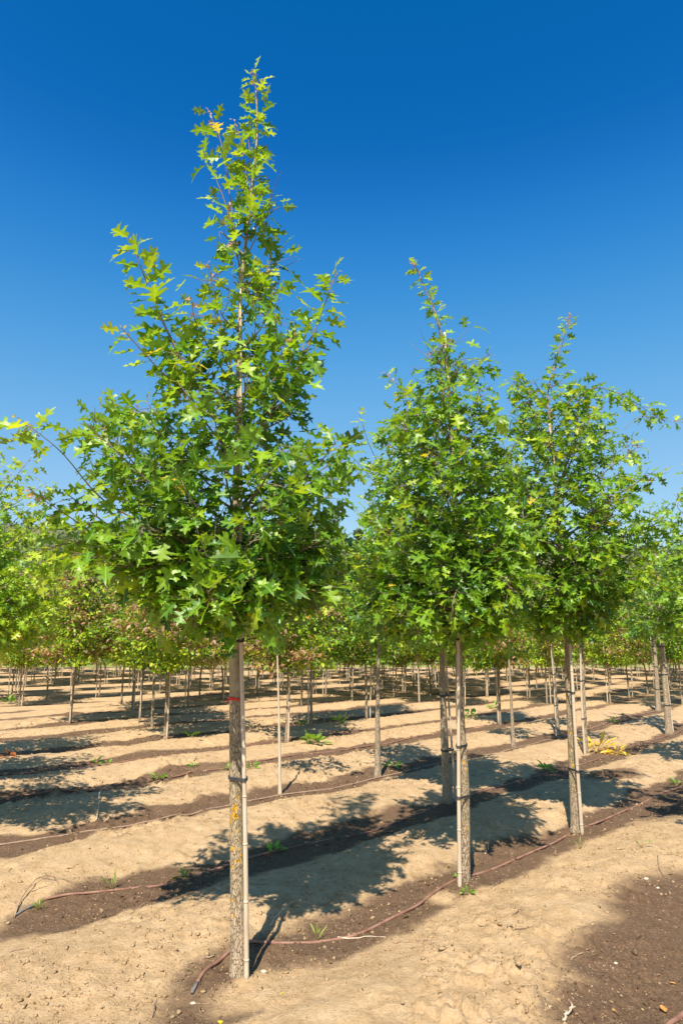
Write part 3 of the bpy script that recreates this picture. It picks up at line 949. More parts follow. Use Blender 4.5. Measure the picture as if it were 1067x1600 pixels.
# --- tree 1, the tallest
env1 = [(1000, 330, 400), (980, 265, 450), (950, 225, 500), (900, 165, 545), (850, 110, 545), (800, 110, 550), (750, 125, 540), (700, 128, 560), (660, 140, 535),
        (620, 205, 520), (580, 235, 495), (550, 262, 462), (530, 295, 440), (500, 318, 430), (470, 330, 428), (430, 335, 436), (400, 338, 438), (360, 340, 442), (330, 350, 440),
        (300, 368, 425), (260, 378, 420), (200, 388, 412), (160, 392, 408), (110, 394, 402)]
t1, TP1, R1 = oak('oak_tree', 'tallest oak with rough lichened trunk and red ribbon, left of centre', P1,
    [(369, 1210), (367, 1000), (367, 850), (372, 640), (376, 470), (384, 380), (396, 280), (402, 200), (398, 112)],
    env1, 0.044, 11, n_br=86, leaf=0.128, bark=M_BARK1, zb=1.95, yellow=0.2, dens=1.3, explicit=[
        dict(px=[(378, 440), (362, 350), (340, 285), (312, 226)], dy=-0.1, r=0.005, first=0.35, y0=0.15, y1=.6, shoot=1, side=1.15, step=.05, tip=None),
        dict(px=[(372, 400), (360, 310), (345, 220), (325, 172)], dy=0.15, r=0.005, first=0.45, y0=0.2, y1=.7, shoot=1, side=1.15, step=.05),
        dict(px=[(392, 340), (385, 270), (374, 210), (365, 186)], dy=-0.08, r=0.004, first=0.2, y0=0.4, y1=.9, shoot=1, side=.85, step=.035),
        dict(px=[(385, 350), (392, 270), (388, 215), (384, 196)], dy=0.1, r=0.004, first=0.2, y0=0.4, y1=.9, shoot=1, side=.8, step=.035),
        dict(px=[(396, 300), (402, 220), (402, 160), (398, 110)], dy=0.0, r=0.003, first=0.0, y0=0.35, y1=1.0, shoot=1, side=.95, step=.032),
        dict(px=[(386, 400), (410, 350), (425, 320), (432, 300)], dy=-0.2, r=0.004, first=0.2, y0=0.2, y1=.4, shoot=1, side=.95, step=.035, tip=None),
        dict(px=[(355, 680), (300, 590), (245, 480), (203, 370)], dy=-0.25, r=0.008, first=0.25, y0=0.15, y1=.95, shoot=1, side=1.4, step=.024, tip='gold'),
        dict(px=[(345, 640), (290, 575), (262, 520), (240, 480)], dy=-0.1, r=0.005, first=0.3, y0=0.15, y1=.6, shoot=1, side=1.1, step=.04),
        dict(px=[(340, 660), (262, 590), (215, 540), (190, 512)], dy=-0.45, r=0.006, first=0.3, y0=0.2, y1=.8, shoot=1, side=1.1, step=.03, tip='gold'),
        dict(px=[(365, 590), (345, 510), (333, 450), (326, 412)], dy=-0.2, r=0.005, first=0.2, y0=0.3, y1=.9, shoot=1, side=.8, step=.03),
        dict(px=[(362, 600), (325, 540), (305, 500), (300, 470)], dy=-0.35, r=0.005, first=0.2, y0=0.3, y1=.8, shoot=1, side=.95, step=.03),
        dict(px=[(375, 700), (440, 630), (490, 520), (526, 425)], dy=-0.05, r=0.008, first=0.3, y0=0.05, y1=.8, shoot=1, side=1.4, step=.024, tip='gold'),
        dict(px=[(380, 680), (440, 620), (470, 560), (478, 500)], dy=0.25, r=0.006, first=0.3, y0=0.0, y1=.3, shoot=1, side=1.1, step=.036, tip=None),
        dict(px=[(376, 620), (420, 570), (450, 545), (462, 520)], dy=-0.25, r=0.005, first=0.2, y0=0.0, y1=.3, shoot=1, side=1.0, step=.036, tip='rust'),
        dict(px=[(385, 500), (400, 470), (412, 440), (418, 412)], dy=-0.15, r=0.004, first=0.2, y0=0.8, y1=1.4, shoot=1, side=.8, step=.022, tip='gold'),
        dict(px=[(385, 480), (415, 455), (430, 450), (440, 470)], dy=-0.1, r=0.004, first=0.3, y0=0.0, y1=.4, shoot=1, side=1.0, step=.03, tip=None),
        dict(px=[(330, 780), (240, 720), (185, 680), (155, 664)], dy=0.2, r=0.006, d=1.3, first=0.3, y0=0.0, y1=.35),
        dict(px=[(330, 760), (270, 700), (225, 650), (204, 632)], dy=-0.3, r=0.006, d=1.3, first=0.3, y0=0.1, y1=.45),
        dict(px=[(330, 860), (200, 805), (150, 770), (95, 705), (28, 652)], dy=-0.75, r=0.006, first=0.35, y0=0.1, y1=.9, shoot=1, side=.95, step=.085, tip='gold'),
        dict(px=[(62, 682), (45, 668), (35, 664), (20, 690)], dy0=-0.7, dy=-0.75, r=0.003, first=0.1, y0=0.7, y1=1.1, shoot=1, side=1.0, step=.025, tip=None),
        dict(px=[(360, 950), (240, 890), (150, 835), (95, 798), (48, 768)], dy=-0.65, r=0.006, first=0.25, y0=0.25, y1=.9, shoot=1, side=1.0, step=.042, tip='rust'),
        dict(px=[(362, 950), (290, 925), (200, 880), (110, 862)], dy=-0.5, r=0.006, d=1.6, first=0.3, y0=0.1, y1=.6, sp=0.9, tip=None),
        dict(px=[(300, 900), (180, 850), (100, 850), (40, 870)], dy=-0.5, r=0.005, d=1.0, first=0.4, y0=0.3, y1=.9, sp=0.7, tip=None),
        dict(px=[(355, 830), (260, 780), (185, 745), (140, 745)], dy=0.1, r=0.006, d=1.0, first=0.3, y0=0.1, y1=.5, sp=0.8, tip=None),
        dict(px=[(355, 890), (250, 850), (175, 835), (115, 850)], dy=-0.25, r=0.006, d=1.0, first=0.3, y0=0.1, y1=.6, sp=0.8, tip='rust'),
        dict(px=[(372, 900), (450, 860), (510, 850), (545, 870)], dy=0.15, r=0.006, d=1.5, first=0.3, y0=0.0, y1=.1, sp=0.8, tip=None),
        dict(px=[(372, 820), (450, 770), (510, 730), (545, 720)], dy=0.1, r=0.006, d=1.3, first=0.3, y0=0.0, y1=.3, sp=0.8, tip=None),
        dict(px=[(365, 945), (340, 950), (330, 940), (325, 925)], dy=-0.65, r=0.006, d=2.0, first=0.2, y0=0.0, y1=.2, sp=1.0, tip=None),
        dict(px=[(368, 950), (400, 940), (395, 925), (400, 900)], dy=-0.55, r=0.006, d=2.0, first=0.3, y0=0.0, y1=.2, sp=1.0, tip=None),
        dict(px=[(370, 940), (430, 930), (470, 915), (500, 905)], dy=-0.25, r=0.006, d=2.0, first=0.2, y0=0.0, y1=.1, sp=1.0, tip=None),
    ])
pb = gp(388, 1522); zt_ = at(373, 455, pb[1])
x_, y_, r_ = txy(TP1, R1, 1.1)
def tie_list(TP, R, zs): return [(z, *txy(TP, R, z)) for z in zs]
zg = gz(*pb)
pole('tall pale bamboo stake tied right of the tallest oak with the ribbon', [(pb[0] - 0.005, pb[1] - 0.045, zg - 0.03), at(382, 1213, pb[1] - 0.05), at(377, 900, pb[1] - 0.04), at(375, 452, pb[1] + 0.0)],
     0.0135, tie_list(TP1, R1, [at(372, 1213, P1[1])[2], at(366, 850, P1[1])[2], at(366, 1000, P1[1])[2]]), seed=1)

# red ribbon knotted round tree 1
def ribbon():
    z = at(367, 1091, P1[1])[2]
    cx, cy, r = txy(TP1, R1, z)
    loc = (cx, cy, z)
    mb = MB()
    n = 28; hgt = 0.007
    V = []
    for i in range(n):
        a = i * 2 * math.pi / n
        rr = r * 1.03 + 0.003 + 0.001 * math.sin(3 * a)
        for dz in (-hgt, hgt):
            for q in (0, 0.0012):
                V.append((cx + (rr + q) * math.cos(a), cy + (rr + q) * math.sin(a), z + dz + 0.004 * math.sin(a * 2)))
    F = []
    for i in range(n):
        j = (i + 1) % n
        b, c = i * 4, j * 4
        F += [(b + 1, c + 1, c + 3, b + 3), (b, b + 2, c + 2, c), (b + 2, b + 3, c + 3, c + 2), (b, c, c + 1, b + 1)]
    mb.add(V, F)
    kx, ky = cx - r * 0.35, cy - r * 1.03 - 0.004
    mb.tube([(kx - .008, ky, z), (kx, ky - .006, z + .003), (kx + .008, ky, z)], [0.006, 0.010, 0.006], 8)
    for (dx, dz, w) in ((-0.028, -0.014, 0.005), (0.010, 0.020, 0.004)):
        pts = [(kx, ky - 0.004, z), (kx + dx * .5, ky - 0.014, z + dz * .35), (kx + dx, ky - 0.012, z + dz)]
        P = smooth_path(pts, 6); V = []
        for p in P:
            V += [(p[0], p[1], p[2] - w), (p[0], p[1], p[2] + w), (p[0], p[1] - .001, p[2] + w), (p[0], p[1] - .001, p[2] - w)]
        F = []
        for i in range(5):
            for k in range(4):
                F.append((i * 4 + k, i * 4 + (k + 1) % 4, i * 4 + 4 + (k + 1) % 4, i * 4 + 4 + k))
        F += [(0, 1, 2, 3), (23, 22, 21, 20)]
        mb.add(V, F)
    o = mb.build('ribbon', M_RED, None, True, loc)
    tag(o, 'small red plastic ribbon knotted round the trunk of the tallest oak', 'ribbon')
ribbon()

# --- tree 2
env2 = [(1010, 640, 760), (980, 580, 800), (950, 540, 825), (900, 530, 835), (850, 540, 835), (800, 545, 830), (750, 540, 815), (700, 555, 800), (660, 585, 785),
        (620, 620, 765), (590, 650, 755), (560, 665, 725), (530, 670, 712), (500, 672, 704), (460, 655, 680), (430, 645, 665), (410, 642, 650)]
t2, TP2, R2_ = oak('oak_tree', 'middle oak with a bent leaning tip, its stake in front of the trunk', P2,
    [(725, 1240), (718, 1100), (716, 970), (711, 820), (704, 700), (699, 600), (686, 510), (664, 450), (645, 410)],
    env2, 0.044, 22, n_br=98, fpow=1.15, dens=1.45, leaf=0.120, bark=M_BARK2, zb=1.95, yellow=0.3, explicit=[
        dict(px=[(700, 620), (720, 590), (745, 565), (768, 556)], dy=-0.1, r=0.005, d=1.0, y0=0.1, y1=0.3),
        dict(px=[(705, 690), (660, 640), (625, 605), (600, 582)], dy=0.1, r=0.006, y0=0.1, y1=0.6, first=.3, shoot=1, step=.025, side=.9),
        dict(px=[(697, 590), (684, 510), (664, 450), (645, 410)], dy=0.0, r=0.003, y0=0.2, y1=0.8, shoot=1, step=.026, side=.75),
        dict(px=[(712, 900), (640, 870), (600, 820), (560, 640)][:3], dy=-0.45, r=0.008, d=1.2, y0=0.3, y1=1.0, tip='gold'),
        dict(px=[(715, 960), (760, 950), (785, 930), (800, 900)], dy=-0.5, r=0.006, d=1.1, y0=0.0, y1=0.3),
        dict(px=[(712, 960), (670, 945), (630, 930), (590, 925)], dy=-0.4, r=0.007, d=1.2, y0=0.0, y1=0.2, tip=None),
        dict(px=[(715, 960), (740, 965), (755, 955), (770, 950)], dy=-0.5, r=0.006, d=1.4, y0=0.0, y1=0.1, tip=None),
    ])
pb = gp(716, 1384); zg = gz(*pb)
pole('smooth pale bamboo stake standing in front of the middle oak trunk', [(pb[0], pb[1] - 0.03, zg - 0.03), at(717, 1240, pb[1] - 0.035), at(716, 1000, pb[1] - 0.03), at(710, 760, pb[1]), at(694, 520, pb[1] + 0.03)],
     0.0155, tie_list(TP2, R2_, [at(720, 1241, P2[1])[2], at(720, 1163, P2[1])[2], at(716, 998, P2[1])[2], at(711, 800, P2[1])[2]]), seed=2)

# --- tree 3
env3 = [(1000, 850, 910), (980, 820, 935), (950, 795, 980), (900, 770, 1015), (850, 765, 1020), (800, 765, 1015), (750, 765, 1012), (700, 770, 1000), (660, 778, 960),
        (620, 792, 935), (595, 805, 915), (580, 845, 880), (540, 862, 888), (495, 882, 898)]
t3, TP3, R3_ = oak('oak_tree', 'third oak of the front row, an arching branch reaching out to the right', P3,
    [(893, 1160), (888, 1050), (884, 955), (868, 780), (862, 680), (855, 620), (868, 560), (888, 495)],
    env3, 0.050, 33, n_br=98, fpow=1.15, dens=1.45, leaf=0.120, bark=M_BARK2, zb=1.95, yellow=0.45, explicit=[
        dict(px=[(855, 640), (868, 570), (880, 530), (892, 492)], dy=0.0, r=0.004, y0=0.1, y1=0.5, shoot=1, step=.026, side=.85),
        dict(px=[(872, 760), (900, 680), (905, 620), (940, 606), (985, 625), (1030, 655)], dy=-0.2, r=0.009, d=1.1, y0=0.1, y1=0.6, sp=0.5, first=.25),
        dict(px=[(975, 670), (1000, 650), (1045, 658), (1064, 660)], dy0=-0.2, dy=-0.25, r=0.003, d=0.6, y0=0.3, y1=0.8, sp=0.4, first=.3),
        dict(px=[(872, 780), (930, 730), (975, 700), (992, 690)], dy=0.1, r=0.006, d=0.9, y0=0.2, y1=0.6),
        dict(px=[(880, 900), (930, 860), (970, 840), (1000, 800)], dy=-0.4, r=0.007, d=1.1, y0=0.2, y1=0.6),
        dict(px=[(862, 720), (830, 660), (810, 610), (800, 590)], dy=-0.1, r=0.006, d=0.9, y0=0.3, y1=0.8),
        dict(px=[(884, 950), (900, 965), (910, 985), (915, 1000)], dy=-0.3, r=0.004, d=1.2, y0=0.0, y1=0.1, tip=None),
    ])
pb = gp(906, 1303); zg = gz(*pb)
pole('leaning bamboo stake crossing the trunk of the third front oak', [(pb[0] + 0.0, pb[1] - 0.05, zg - 0.03), at(899, 1150, pb[1] - 0.10), at(890, 1010, pb[1] - 0.09), at(870, 780, pb[1]), at(858, 660, pb[1] + 0.03)],
     0.0165, tie_list(TP3, R3_, [at(888, 990, P3[1])[2], at(890, 1080, P3[1])[2], at(898, 1200, P3[1])[2]]), seed=3)

# --- oaks further back
def back_oak(label, base_px, trunk_px, env, r0, seed, stake=None, leaf=0.14, n_br=26, zb=None, yellow=.3, bark=None, stake_label=None, dens=.85, smr=0.013, **kw):
    b = gp(*base_px)
    zlist = sorted([at(e[1], e[0], b[1])[2] for e in env])
    t, TP, R = oak('oak_tree', label, b, trunk_px, env, r0, seed, n_br=n_br, leaf=leaf, bark=bark or M_BARK3, zb=zb if zb is not None else zlist[0] + 0.1, yellow=yellow, detail=False, dens=dens, group='oaks behind the front row', **kw)
    if stake:
        sb = gp(*stake[0]); zg = gz(*sb)
        pts = [(sb[0], sb[1] - 0.03, zg - 0.03)] + [at(x, y, sb[1] - 0.02) for x, y in stake[1:]]
        zt = at(*stake[-1], sb[1])[2]
        pole(stake_label, pts, smr, tie_list(TP, R, [z for z in (0.55, 1.15, 1.7) if z < zt - .1]), seed=seed)
    return t, TP, R

back_oak('stout leaning oak trunk close behind and left of the middle oak', (699, 1253), [(693, 1120), (689, 1000), (684, 850), (680, 700), (678, 640)],
         [(1010, 630, 745), (960, 560, 800), (900, 530, 820), (840, 530, 810), (760, 545, 780), (700, 560, 740), (650, 610, 700), (620, 670, 690)], 0.051, 44,
         stake=[(711, 1250), (702, 1120), (696, 1010), (690, 860)], stake_label='dull stake leaning with the stout trunk behind the middle oak',
         n_br=58, dens=1.3, leaf=0.14, explicit=[dict(px=[(640, 790), (600, 740), (575, 690), (560, 640)], dy=-.5, r=.007, d=.8, y0=.2, y1=.9, tip=None),
                            dict(px=[(640, 830), (590, 760), (556, 720), (535, 700)], dy=-.3, r=.006, d=1.0, y0=.2, y1=.7)])
back_oak('slender pale poled young oak just right of the red ribboned oak', (438, 1238), [(436, 1130), (433, 985), (436, 930), (440, 900)],
         [(985, 405, 480), (960, 380, 520), (930, 380, 530), (900, 400, 520), (880, 430, 470)], 0.022, 45, n_br=16, yellow=.9, bark=M_BAMBOO, leaf=.11)
back_oak('mottled slim oak trunk standing midway between the ribboned oak and the middle oak', (590, 1211), [(590, 1100), (592, 1010), (594, 900), (592, 830)],
         [(1000, 550, 640), (950, 530, 650), (900, 530, 655), (850, 540, 650), (800, 555, 640), (770, 580, 610)], 0.044, 46, n_br=26, leaf=.14)
back_oak('slim oak with yellow wilted weeds at its foot, right of the third front oak', (915, 1176), [(911, 1080), (908, 965), (905, 860), (903, 800)],
         [(985, 870, 940), (950, 850, 960), (900, 850, 975), (850, 860, 970), (800, 870, 950), (770, 890, 920)], 0.035, 47,
         stake=[(912, 1178), (908, 1080), (905, 975), (902, 880)], stake_label='upright bamboo stake beside the yellow wilted weeds', smr=.018)
back_oak('stout pale trunked oak near the right edge of the photograph', (1045, 1146), [(1036, 1050), (1028, 970), (1024, 880), (1022, 800)],
         [(1000, 985, 1075), (960, 965, 1085), (910, 960, 1090), (860, 970, 1085), (810, 980, 1070), (770, 1005, 1050)], 0.072, 48,
         stake=[(1050, 1146), (1040, 1050), (1032, 975), (1027, 900)], stake_label='stake tied to the stout oak near the right edge', yellow=.05, n_br=30, smr=.022)
back_oak('knobbly dark oak trunk with a lichened foot left of the stout right edge oak', (1028, 1109), [(1024, 1040), (1020, 985), (1018, 900), (1016, 850)],
         [(1000, 985, 1045), (960, 965, 1065), (910, 965, 1065), (870, 975, 1055), (840, 1000, 1040)], 0.072, 49,
         stake=[(1023, 1108), (1019, 1040), (1015, 985), (1013, 930)], stake_label='thin stake left of the knobbly dark trunk', yellow=.05, n_br=22)
back_oak('thin leaning oak seen between the middle oak and the third front oak', (802, 1166), [(798, 1090), (793, 1000), (790, 930), (789, 880)],
         [(1000, 760, 830), (960, 745, 840), (920, 745, 840), (880, 755, 830), (850, 775, 805)], 0.034, 50, n_br=20, yellow=.3, leaf=.13)
back_oak('slim dark footed oak close left of the third front oak', (871, 1146), [(866, 1070), (858, 985), (855, 920), (853, 860)],
         [(995, 825, 895), (960, 810, 905), (920, 810, 905), (870, 820, 900), (840, 840, 870)], 0.050, 51,
         stake=[(867, 1147), (865, 1070), (860, 1000), (857, 930)], stake_label='thin stake against the slim dark footed oak', n_br=20, yellow=.3, leaf=.13)

def gen_env(z0, z1, w):
    H = z1 - z0
    return [(z0, w * .55, w * .55), (z0 + H * .12, w * .9, w * .9), (z0 + H * .35, w, w), (z0 + H * .6, w * .7, w * .7), (z0 + H * .8, w * .4, w * .4), (z1, .08, .08)]
def bushy(z0, z1, w):
    H = z1 - z0
    return [(z0, w * .6, w * .6), (z0 + H * .12, w * .95, w * .95), (z0 + H * .4, w, w), (z0 + H * .7, w * .85, w * .85), (z0 + H * .9, w * .5, w * .5), (z1, .12, .12)]
def off_oak(label, xy, h, w, r0, seed, zlow=1.8, n_br=30, lean=(0, 0), shape=None, **kw):
    t, TP, R = oak('oak_tree', label, xy, None, None, r0, seed, n_br=n_br, world_trunk=[(lean[0] * .4, 0, h * .4), (lean[0] * .8, 0.02, h * .75), (lean[0], lean[1], h)],
        world_env=(shape or gen_env)(zlow, h, w), zb=zlow + .1, detail=False, group='oaks behind the front row', **kw)
    return t
# the trees whose crowns and shadows reach into the frame from beyond its edges
off_oak('oak at the right edge whose outer leaves poke into the frame', (3.45, 5.55), 4.6, 0.72, 0.05, 61, leaf=.15, yellow=.5)
off_oak('oak crown at the right edge behind the third front oak', (5.05, 9.75), 4.3, 0.85, 0.05, 62, leaf=.15, yellow=.5)
off_oak('bushy oak crown cut by the left edge of the photograph', (-3.60, 6.25), 3.85, 1.12, 0.045, 63, zlow=1.62, leaf=.095, yellow=.75, dens=1.9, n_br=80, k0=.15, shape=bushy)
off_oak('smaller leafy crown behind the bushy oak at the left edge', (-5.55, 10.6), 3.9, 1.0, 0.04, 64, zlow=1.6, leaf=.10, yellow=.6, dens=1.6, n_br=54, k0=.12, shape=bushy)
off_oak('yellowish oak crown low at the left edge', (-4.75, 8.3), 3.4, 1.0, 0.04, 65, zlow=1.6, leaf=.11, yellow=.85, dens=1.6, n_br=54, k0=.18, shape=bushy)

# ------------------------------------------------------------------ the small trees of the back rows
def small_tree_proto(seed, tone=(1, 1, 1), mixw=(2.2, 3, 2.2, 0.9), h=3.85, w=0.98, zlow=1.32, rust=0.3, nleaf=3000, r0=0.04):
    """returns (trunk mesh, crown mesh) with origin at the foot"""
    rs = np.random.RandomState(seed)
    root = empty('round_tree', (0, 0, 0), 'x', 'tree')
    lean = rs.normal(0, 0.05, 2)
    T = smooth_path([(0, 0, -0.1), (lean[0] * .3 + rs.normal(0, .015), rs.normal(0, .015), 0.8), (lean[0], lean[1], 1.7), (lean[0] * 1.2, lean[1] * 1.2, h * 0.92)], 24)
    mb = MB()
    mb.tube(T, r0 * (1 - 0.8 * np.clip(T[:, 2] / h, 0, 1)), 8, jitter=0.12, rng=rs)
    pos = []; ax = []; nr = []; col = []; sz = []
    nb = 34
    for i in range(nb):
        f = (i + rs.rand()) / nb
        z1 = zlow + (h - zlow) * f
        phi = i * 2.4 + rs.rand()
        rr = w * (1 - 0.85 * max(0, (f - 0.25) / 0.75) ** 1.5) * (0.62 + 0.38 * min(1, f / 0.12)) * (0.75 + 0.4 * rs.rand())
        zs = max(zlow + 0.02, z1 - rr * (0.25 + 0.5 * f))
        tx = np.interp(zs, T[:, 2], T[:, 0]); ty = np.interp(zs, T[:, 2], T[:, 1])
        p0 = np.array([tx, ty, zs]); p1 = np.array([tx + math.cos(phi) * rr, ty + math.sin(phi) * rr, z1 + (0.05 if f > .1 else -.02)])
        mid = (p0 + p1) / 2 + np.array([0, 0, 0.06])
        P = smooth_path([p0, mid, p1], 6)
        mb.tube(P, [0.010, 0.009, 0.007, .005, .004, .002], 4, cap=False)
        k = int(nleaf / nb * (0.5 + rr / w * .75))
        t = rs.rand(k) ** 0.6
        L_ = rs.normal(0, 1, (k, 3)) * np.array([0.13, 0.13, 0.05]) * (0.5 + rs.rand(k))[:, None] * 1.15
        base = np.array([interp_path(P, tt) for tt in t])
        q = base + L_
        pos.append(q)
        a = rs.normal(0, 0.7, (k, 3)) + np.array([math.cos(phi), math.sin(phi), -0.35]) * 0.8
        ax.append(a)
        n_ = rs.normal(0, 0.42, (k, 3)) + np.array([0, 0, 1.0]); nr.append(n_)
        twigrust = rs.rand() < rust * 1.3
        outer = t * rr / w
        pr = (0.95 if twigrust else 0.08) * (0.2 + t)
        isr = rs.rand(k) < pr * (0.35 + rust)
        g = band_pick(rs, k, [G_DEEP, G_MID, G_LIGHT, G_YEL], mixw) * np.array(tone)
        rc = band_pick(rs, k, [(0.31, 0.17, 0.10), (0.36, 0.225, 0.16), (0.30, 0.22, 0.07), (0.24, 0.12, 0.08)], [3, 3, 2, 1.5])
        c = np.where(isr[:, None], rc, g)
        col.append(c); sz.append(0.06 + 0.045 * rs.rand(k))
    tr = mb.build('trunk', M_BARK3, root, True)
    cr = build_leaves('crown', np.concatenate(pos), np.concatenate(ax), np.concatenate(nr), np.concatenate(sz), np.concatenate(col), M_SMALL, root, OVAL_T, (0, 0, 0), rs)
    return root, tr, cr

MIXES = [(1.2, 2.5, 3.5, 2), (2, 3, 2.5, 1), (.8, 2, 3, 3), (1, 2.5, 4, 2), (.6, 1.6, 3, 3.5), (1.8, 3, 3, 1.2)]
protos = [small_tree_proto(200 + i, mixw=MIXES[i], h=[3.9, 4.3, 3.75, 4.5, 4.0, 4.15][i], w=[.95, 1.1, .9, 1.0, 1.08, 1.0][i], rust=[.38, .18, .46, .08, .32, .16][i], nleaf=6500, r0=.032) for i in range(6)]
used = [False] * 6
def place_small(i, x, y, rz, s, label, group):
    root, tr, cr = protos[i]
    z = gz(x, y) - 0.01 if y < 70 else 0
    if not used[i]:
        used[i] = True; r = root
    else:
        r = root.copy(); COL.objects.link(r)
        for ch in (tr, cr):
            c = ch.copy(); COL.objects.link(c); c.parent = r
    r.location = (x, y, z); r.rotation_euler = (0, 0, rz); r.scale = (s, s, s * (0.94 + 0.12 * ((x * 7.3 + y * 3.1) % 1.0)))
    tag(r, label, 'tree', group)
    return r

# a plain thin stake for the small trees
sp_root = empty('thin_stake', (0, 0, 0), 'x', 'stake')
_m = MB()
_P = smooth_path([(0, 0, -0.05), (0.006, 0.0, 0.9), (-0.01, 0.0, 2.05)], 12)
_m.tube(_P, np.linspace(0.017, 0.013, 12), 8)
for _z in (0.3, 0.62, 0.95, 1.3, 1.62):
    _m.tube([(0, 0, _z - .008), (0, 0, _z), (0, 0, _z + .008)], [.016, .0195, .016], 8)
sp_pole = _m.build('pole', M_BAMBOO, sp_root)
_m = MB()
for _z in (0.75, 1.25):
    _m.tube([(-0.02, 0, _z), (0, -0.022, _z), (0.02, 0, _z), (0.05, 0.02, _z), (0.02, 0.03, _z), (-0.02, 0, _z)], 0.006, 5)
sp_tie = _m.build('tie', M_RUB, sp_root)
sp_used = [False]
def place_stake(x, y, rz, label, group, s=1.0):
    if not sp_used[0]:
        sp_used[0] = True; r = sp_root
    else:
        r = sp_root.copy(); COL.objects.link(r)
        for ch in (sp_pole, sp_tie):
            c = ch.copy(); COL.objects.link(c); c.parent = r
    r.location = (x, y, gz(x, y) - 0.01); r.rotation_euler = (rad(1.5) * math.sin(rz * 3), rad(1.5) * math.cos(rz * 5), rz); r.scale = (1, 1, s)
    tag(r, label, 'stake', group)
    return r

ORD = ['first', 'second', 'third', 'fourth', 'fifth', 'sixth', 'seventh', 'eighth', 'ninth', 'tenth', 'eleventh', 'twelfth', 'thirteenth', 'fourteenth', 'fifteenth',
       'sixteenth', 'seventeenth', 'eighteenth', 'nineteenth', 'twentieth', 'twenty-first', 'twenty-second', 'twenty-third', 'twenty-fourth', 'twenty-fifth',
       'twenty-sixth', 'twenty-seventh', 'twenty-eighth', 'twenty-ninth', 'thirtieth']
near_px = [(73, 1095), (110, 1130), (190, 1107), (206, 1112), (219, 1122), (238, 1138), (258, 1157), (294, 1106), (347, 1097), (379, 1094), (447, 1158), (487, 1133), (573, 1123),
           (550, 1096), (655, 1098), (760, 1091), (838, 1076), (954, 1072), (983, 1090), (1066, 1101), (155, 1091), (40, 1076), (312, 1092), (402, 1088), (690, 1090), (781, 1132)]
near_px.sort()
rsn = random.Random(4)
near_xy = []
def hint(px):
    if px < 60: return 'by the left edge'
    if px < 345: return 'left of the tallest oak'
    if px < 440: return 'behind the tallest oak'
    if px < 700: return 'left of the middle oak'
    if px < 880: return 'between the middle and third front oaks'
    return 'right of the third front oak'
for i, (px, py) in enumerate(near_px):
    x, y = gp(px, py)
    near_xy.append((x, y))
    place_small([0, 2, 4, 0, 2, 1, 4, 0, 2, 5][(i * 7) % 10], x, y, rsn.random() * 6.28, 0.93 + 0.14 * rsn.random(),
                '%s rust tinged tree from the left, %s' % (ORD[i], hint(px)), 'rust tinged trees of the back rows')
    if i % 3 != 1:
        a = rsn.random() * 6.28
        place_stake(x + 0.08 * math.cos(a), y - 0.07, a, 'thin stake beside the %s rust tinged tree from the left' % ORD[i], 'thin stakes of the back rows')
cnt = 0; scnt = 0; mids = []; mst = []
blocked = list(near_xy)
for k in range(3, len(ROW_A) - 2):
    if cnt > 272: break
    x = -34 + (k * 0.77) % 2.0
    while x < 36:
        x += 1.42 * (1.0 + 0.0 * k) * (1.0 if k < 12 else 1.15)
        y = row_y(k, x)
        xx = x + rsn.gauss(0, 0.08); yy = y + rsn.gauss(0, 0.08)
        if yy < 20 or yy > 55: continue
        if abs(xx) > 0.56 * yy + 1.0: continue
        pr = 0.92 if yy < 30 else (0.82 if yy < 42 else 0.68)
        if rsn.random() > pr: continue
        if min((xx - a) ** 2 + (yy - b) ** 2 for a, b in blocked) < 1.5 ** 2: continue
        # the photograph has an open lane right of centre
        blocked.append((xx, yy))
        cnt += 1
        band = 'middle distance' if yy < 33 else 'far distance'
        pi = rsn.choice([0, 0, 2, 2, 4, 4, 1, 5, 3])
        look = ['rust tinged', 'mid green', 'rust brown', 'fresh green', 'yellow green and rust', 'mid green'][pi]
        tr_ = place_small(pi, xx, yy, rsn.random() * 6.28, 0.85 + 0.2 * rsn.random(),
                    'small %s round tree in the nursery rows of the %s' % (look, band), look + ' trees in the ' + band)
        if yy < 33:
            mids.append((xx / yy, tr_, look))
        if rsn.random() < (0.75 if yy < 33 else 0.62) and scnt < 240:
            scnt += 1
            st_ = place_stake(xx + 0.10 * rsn.choice((-1, 1)), yy - 0.05, rsn.random() * 6.28, 'thin bamboo stake among the small trees of the ' + band, 'thin stakes in the ' + band)
            if yy < 33: mst.append((xx / yy, st_))
mids.sort(key=lambda a: a[0])
def nth(n):
    return '%d%s' % (n, 'th' if 10 < n % 100 < 14 else {1: 'st', 2: 'nd', 3: 'rd'}.get(n % 10, 'th'))
for i, (u, o, look) in enumerate(mids):
    o['label'] = 'small %s round tree, %s from the left in the middle distance rows' % (look, nth(i + 1))
    o['group'] = 'small trees in the middle distance'
mst.sort(key=lambda a: a[0])
for i, (u, o) in enumerate(mst):
    o['label'] = 'thin bamboo stake in the middle distance rows, %s from the left' % nth(i + 1)
print('small trees', cnt, 'stakes', scnt)

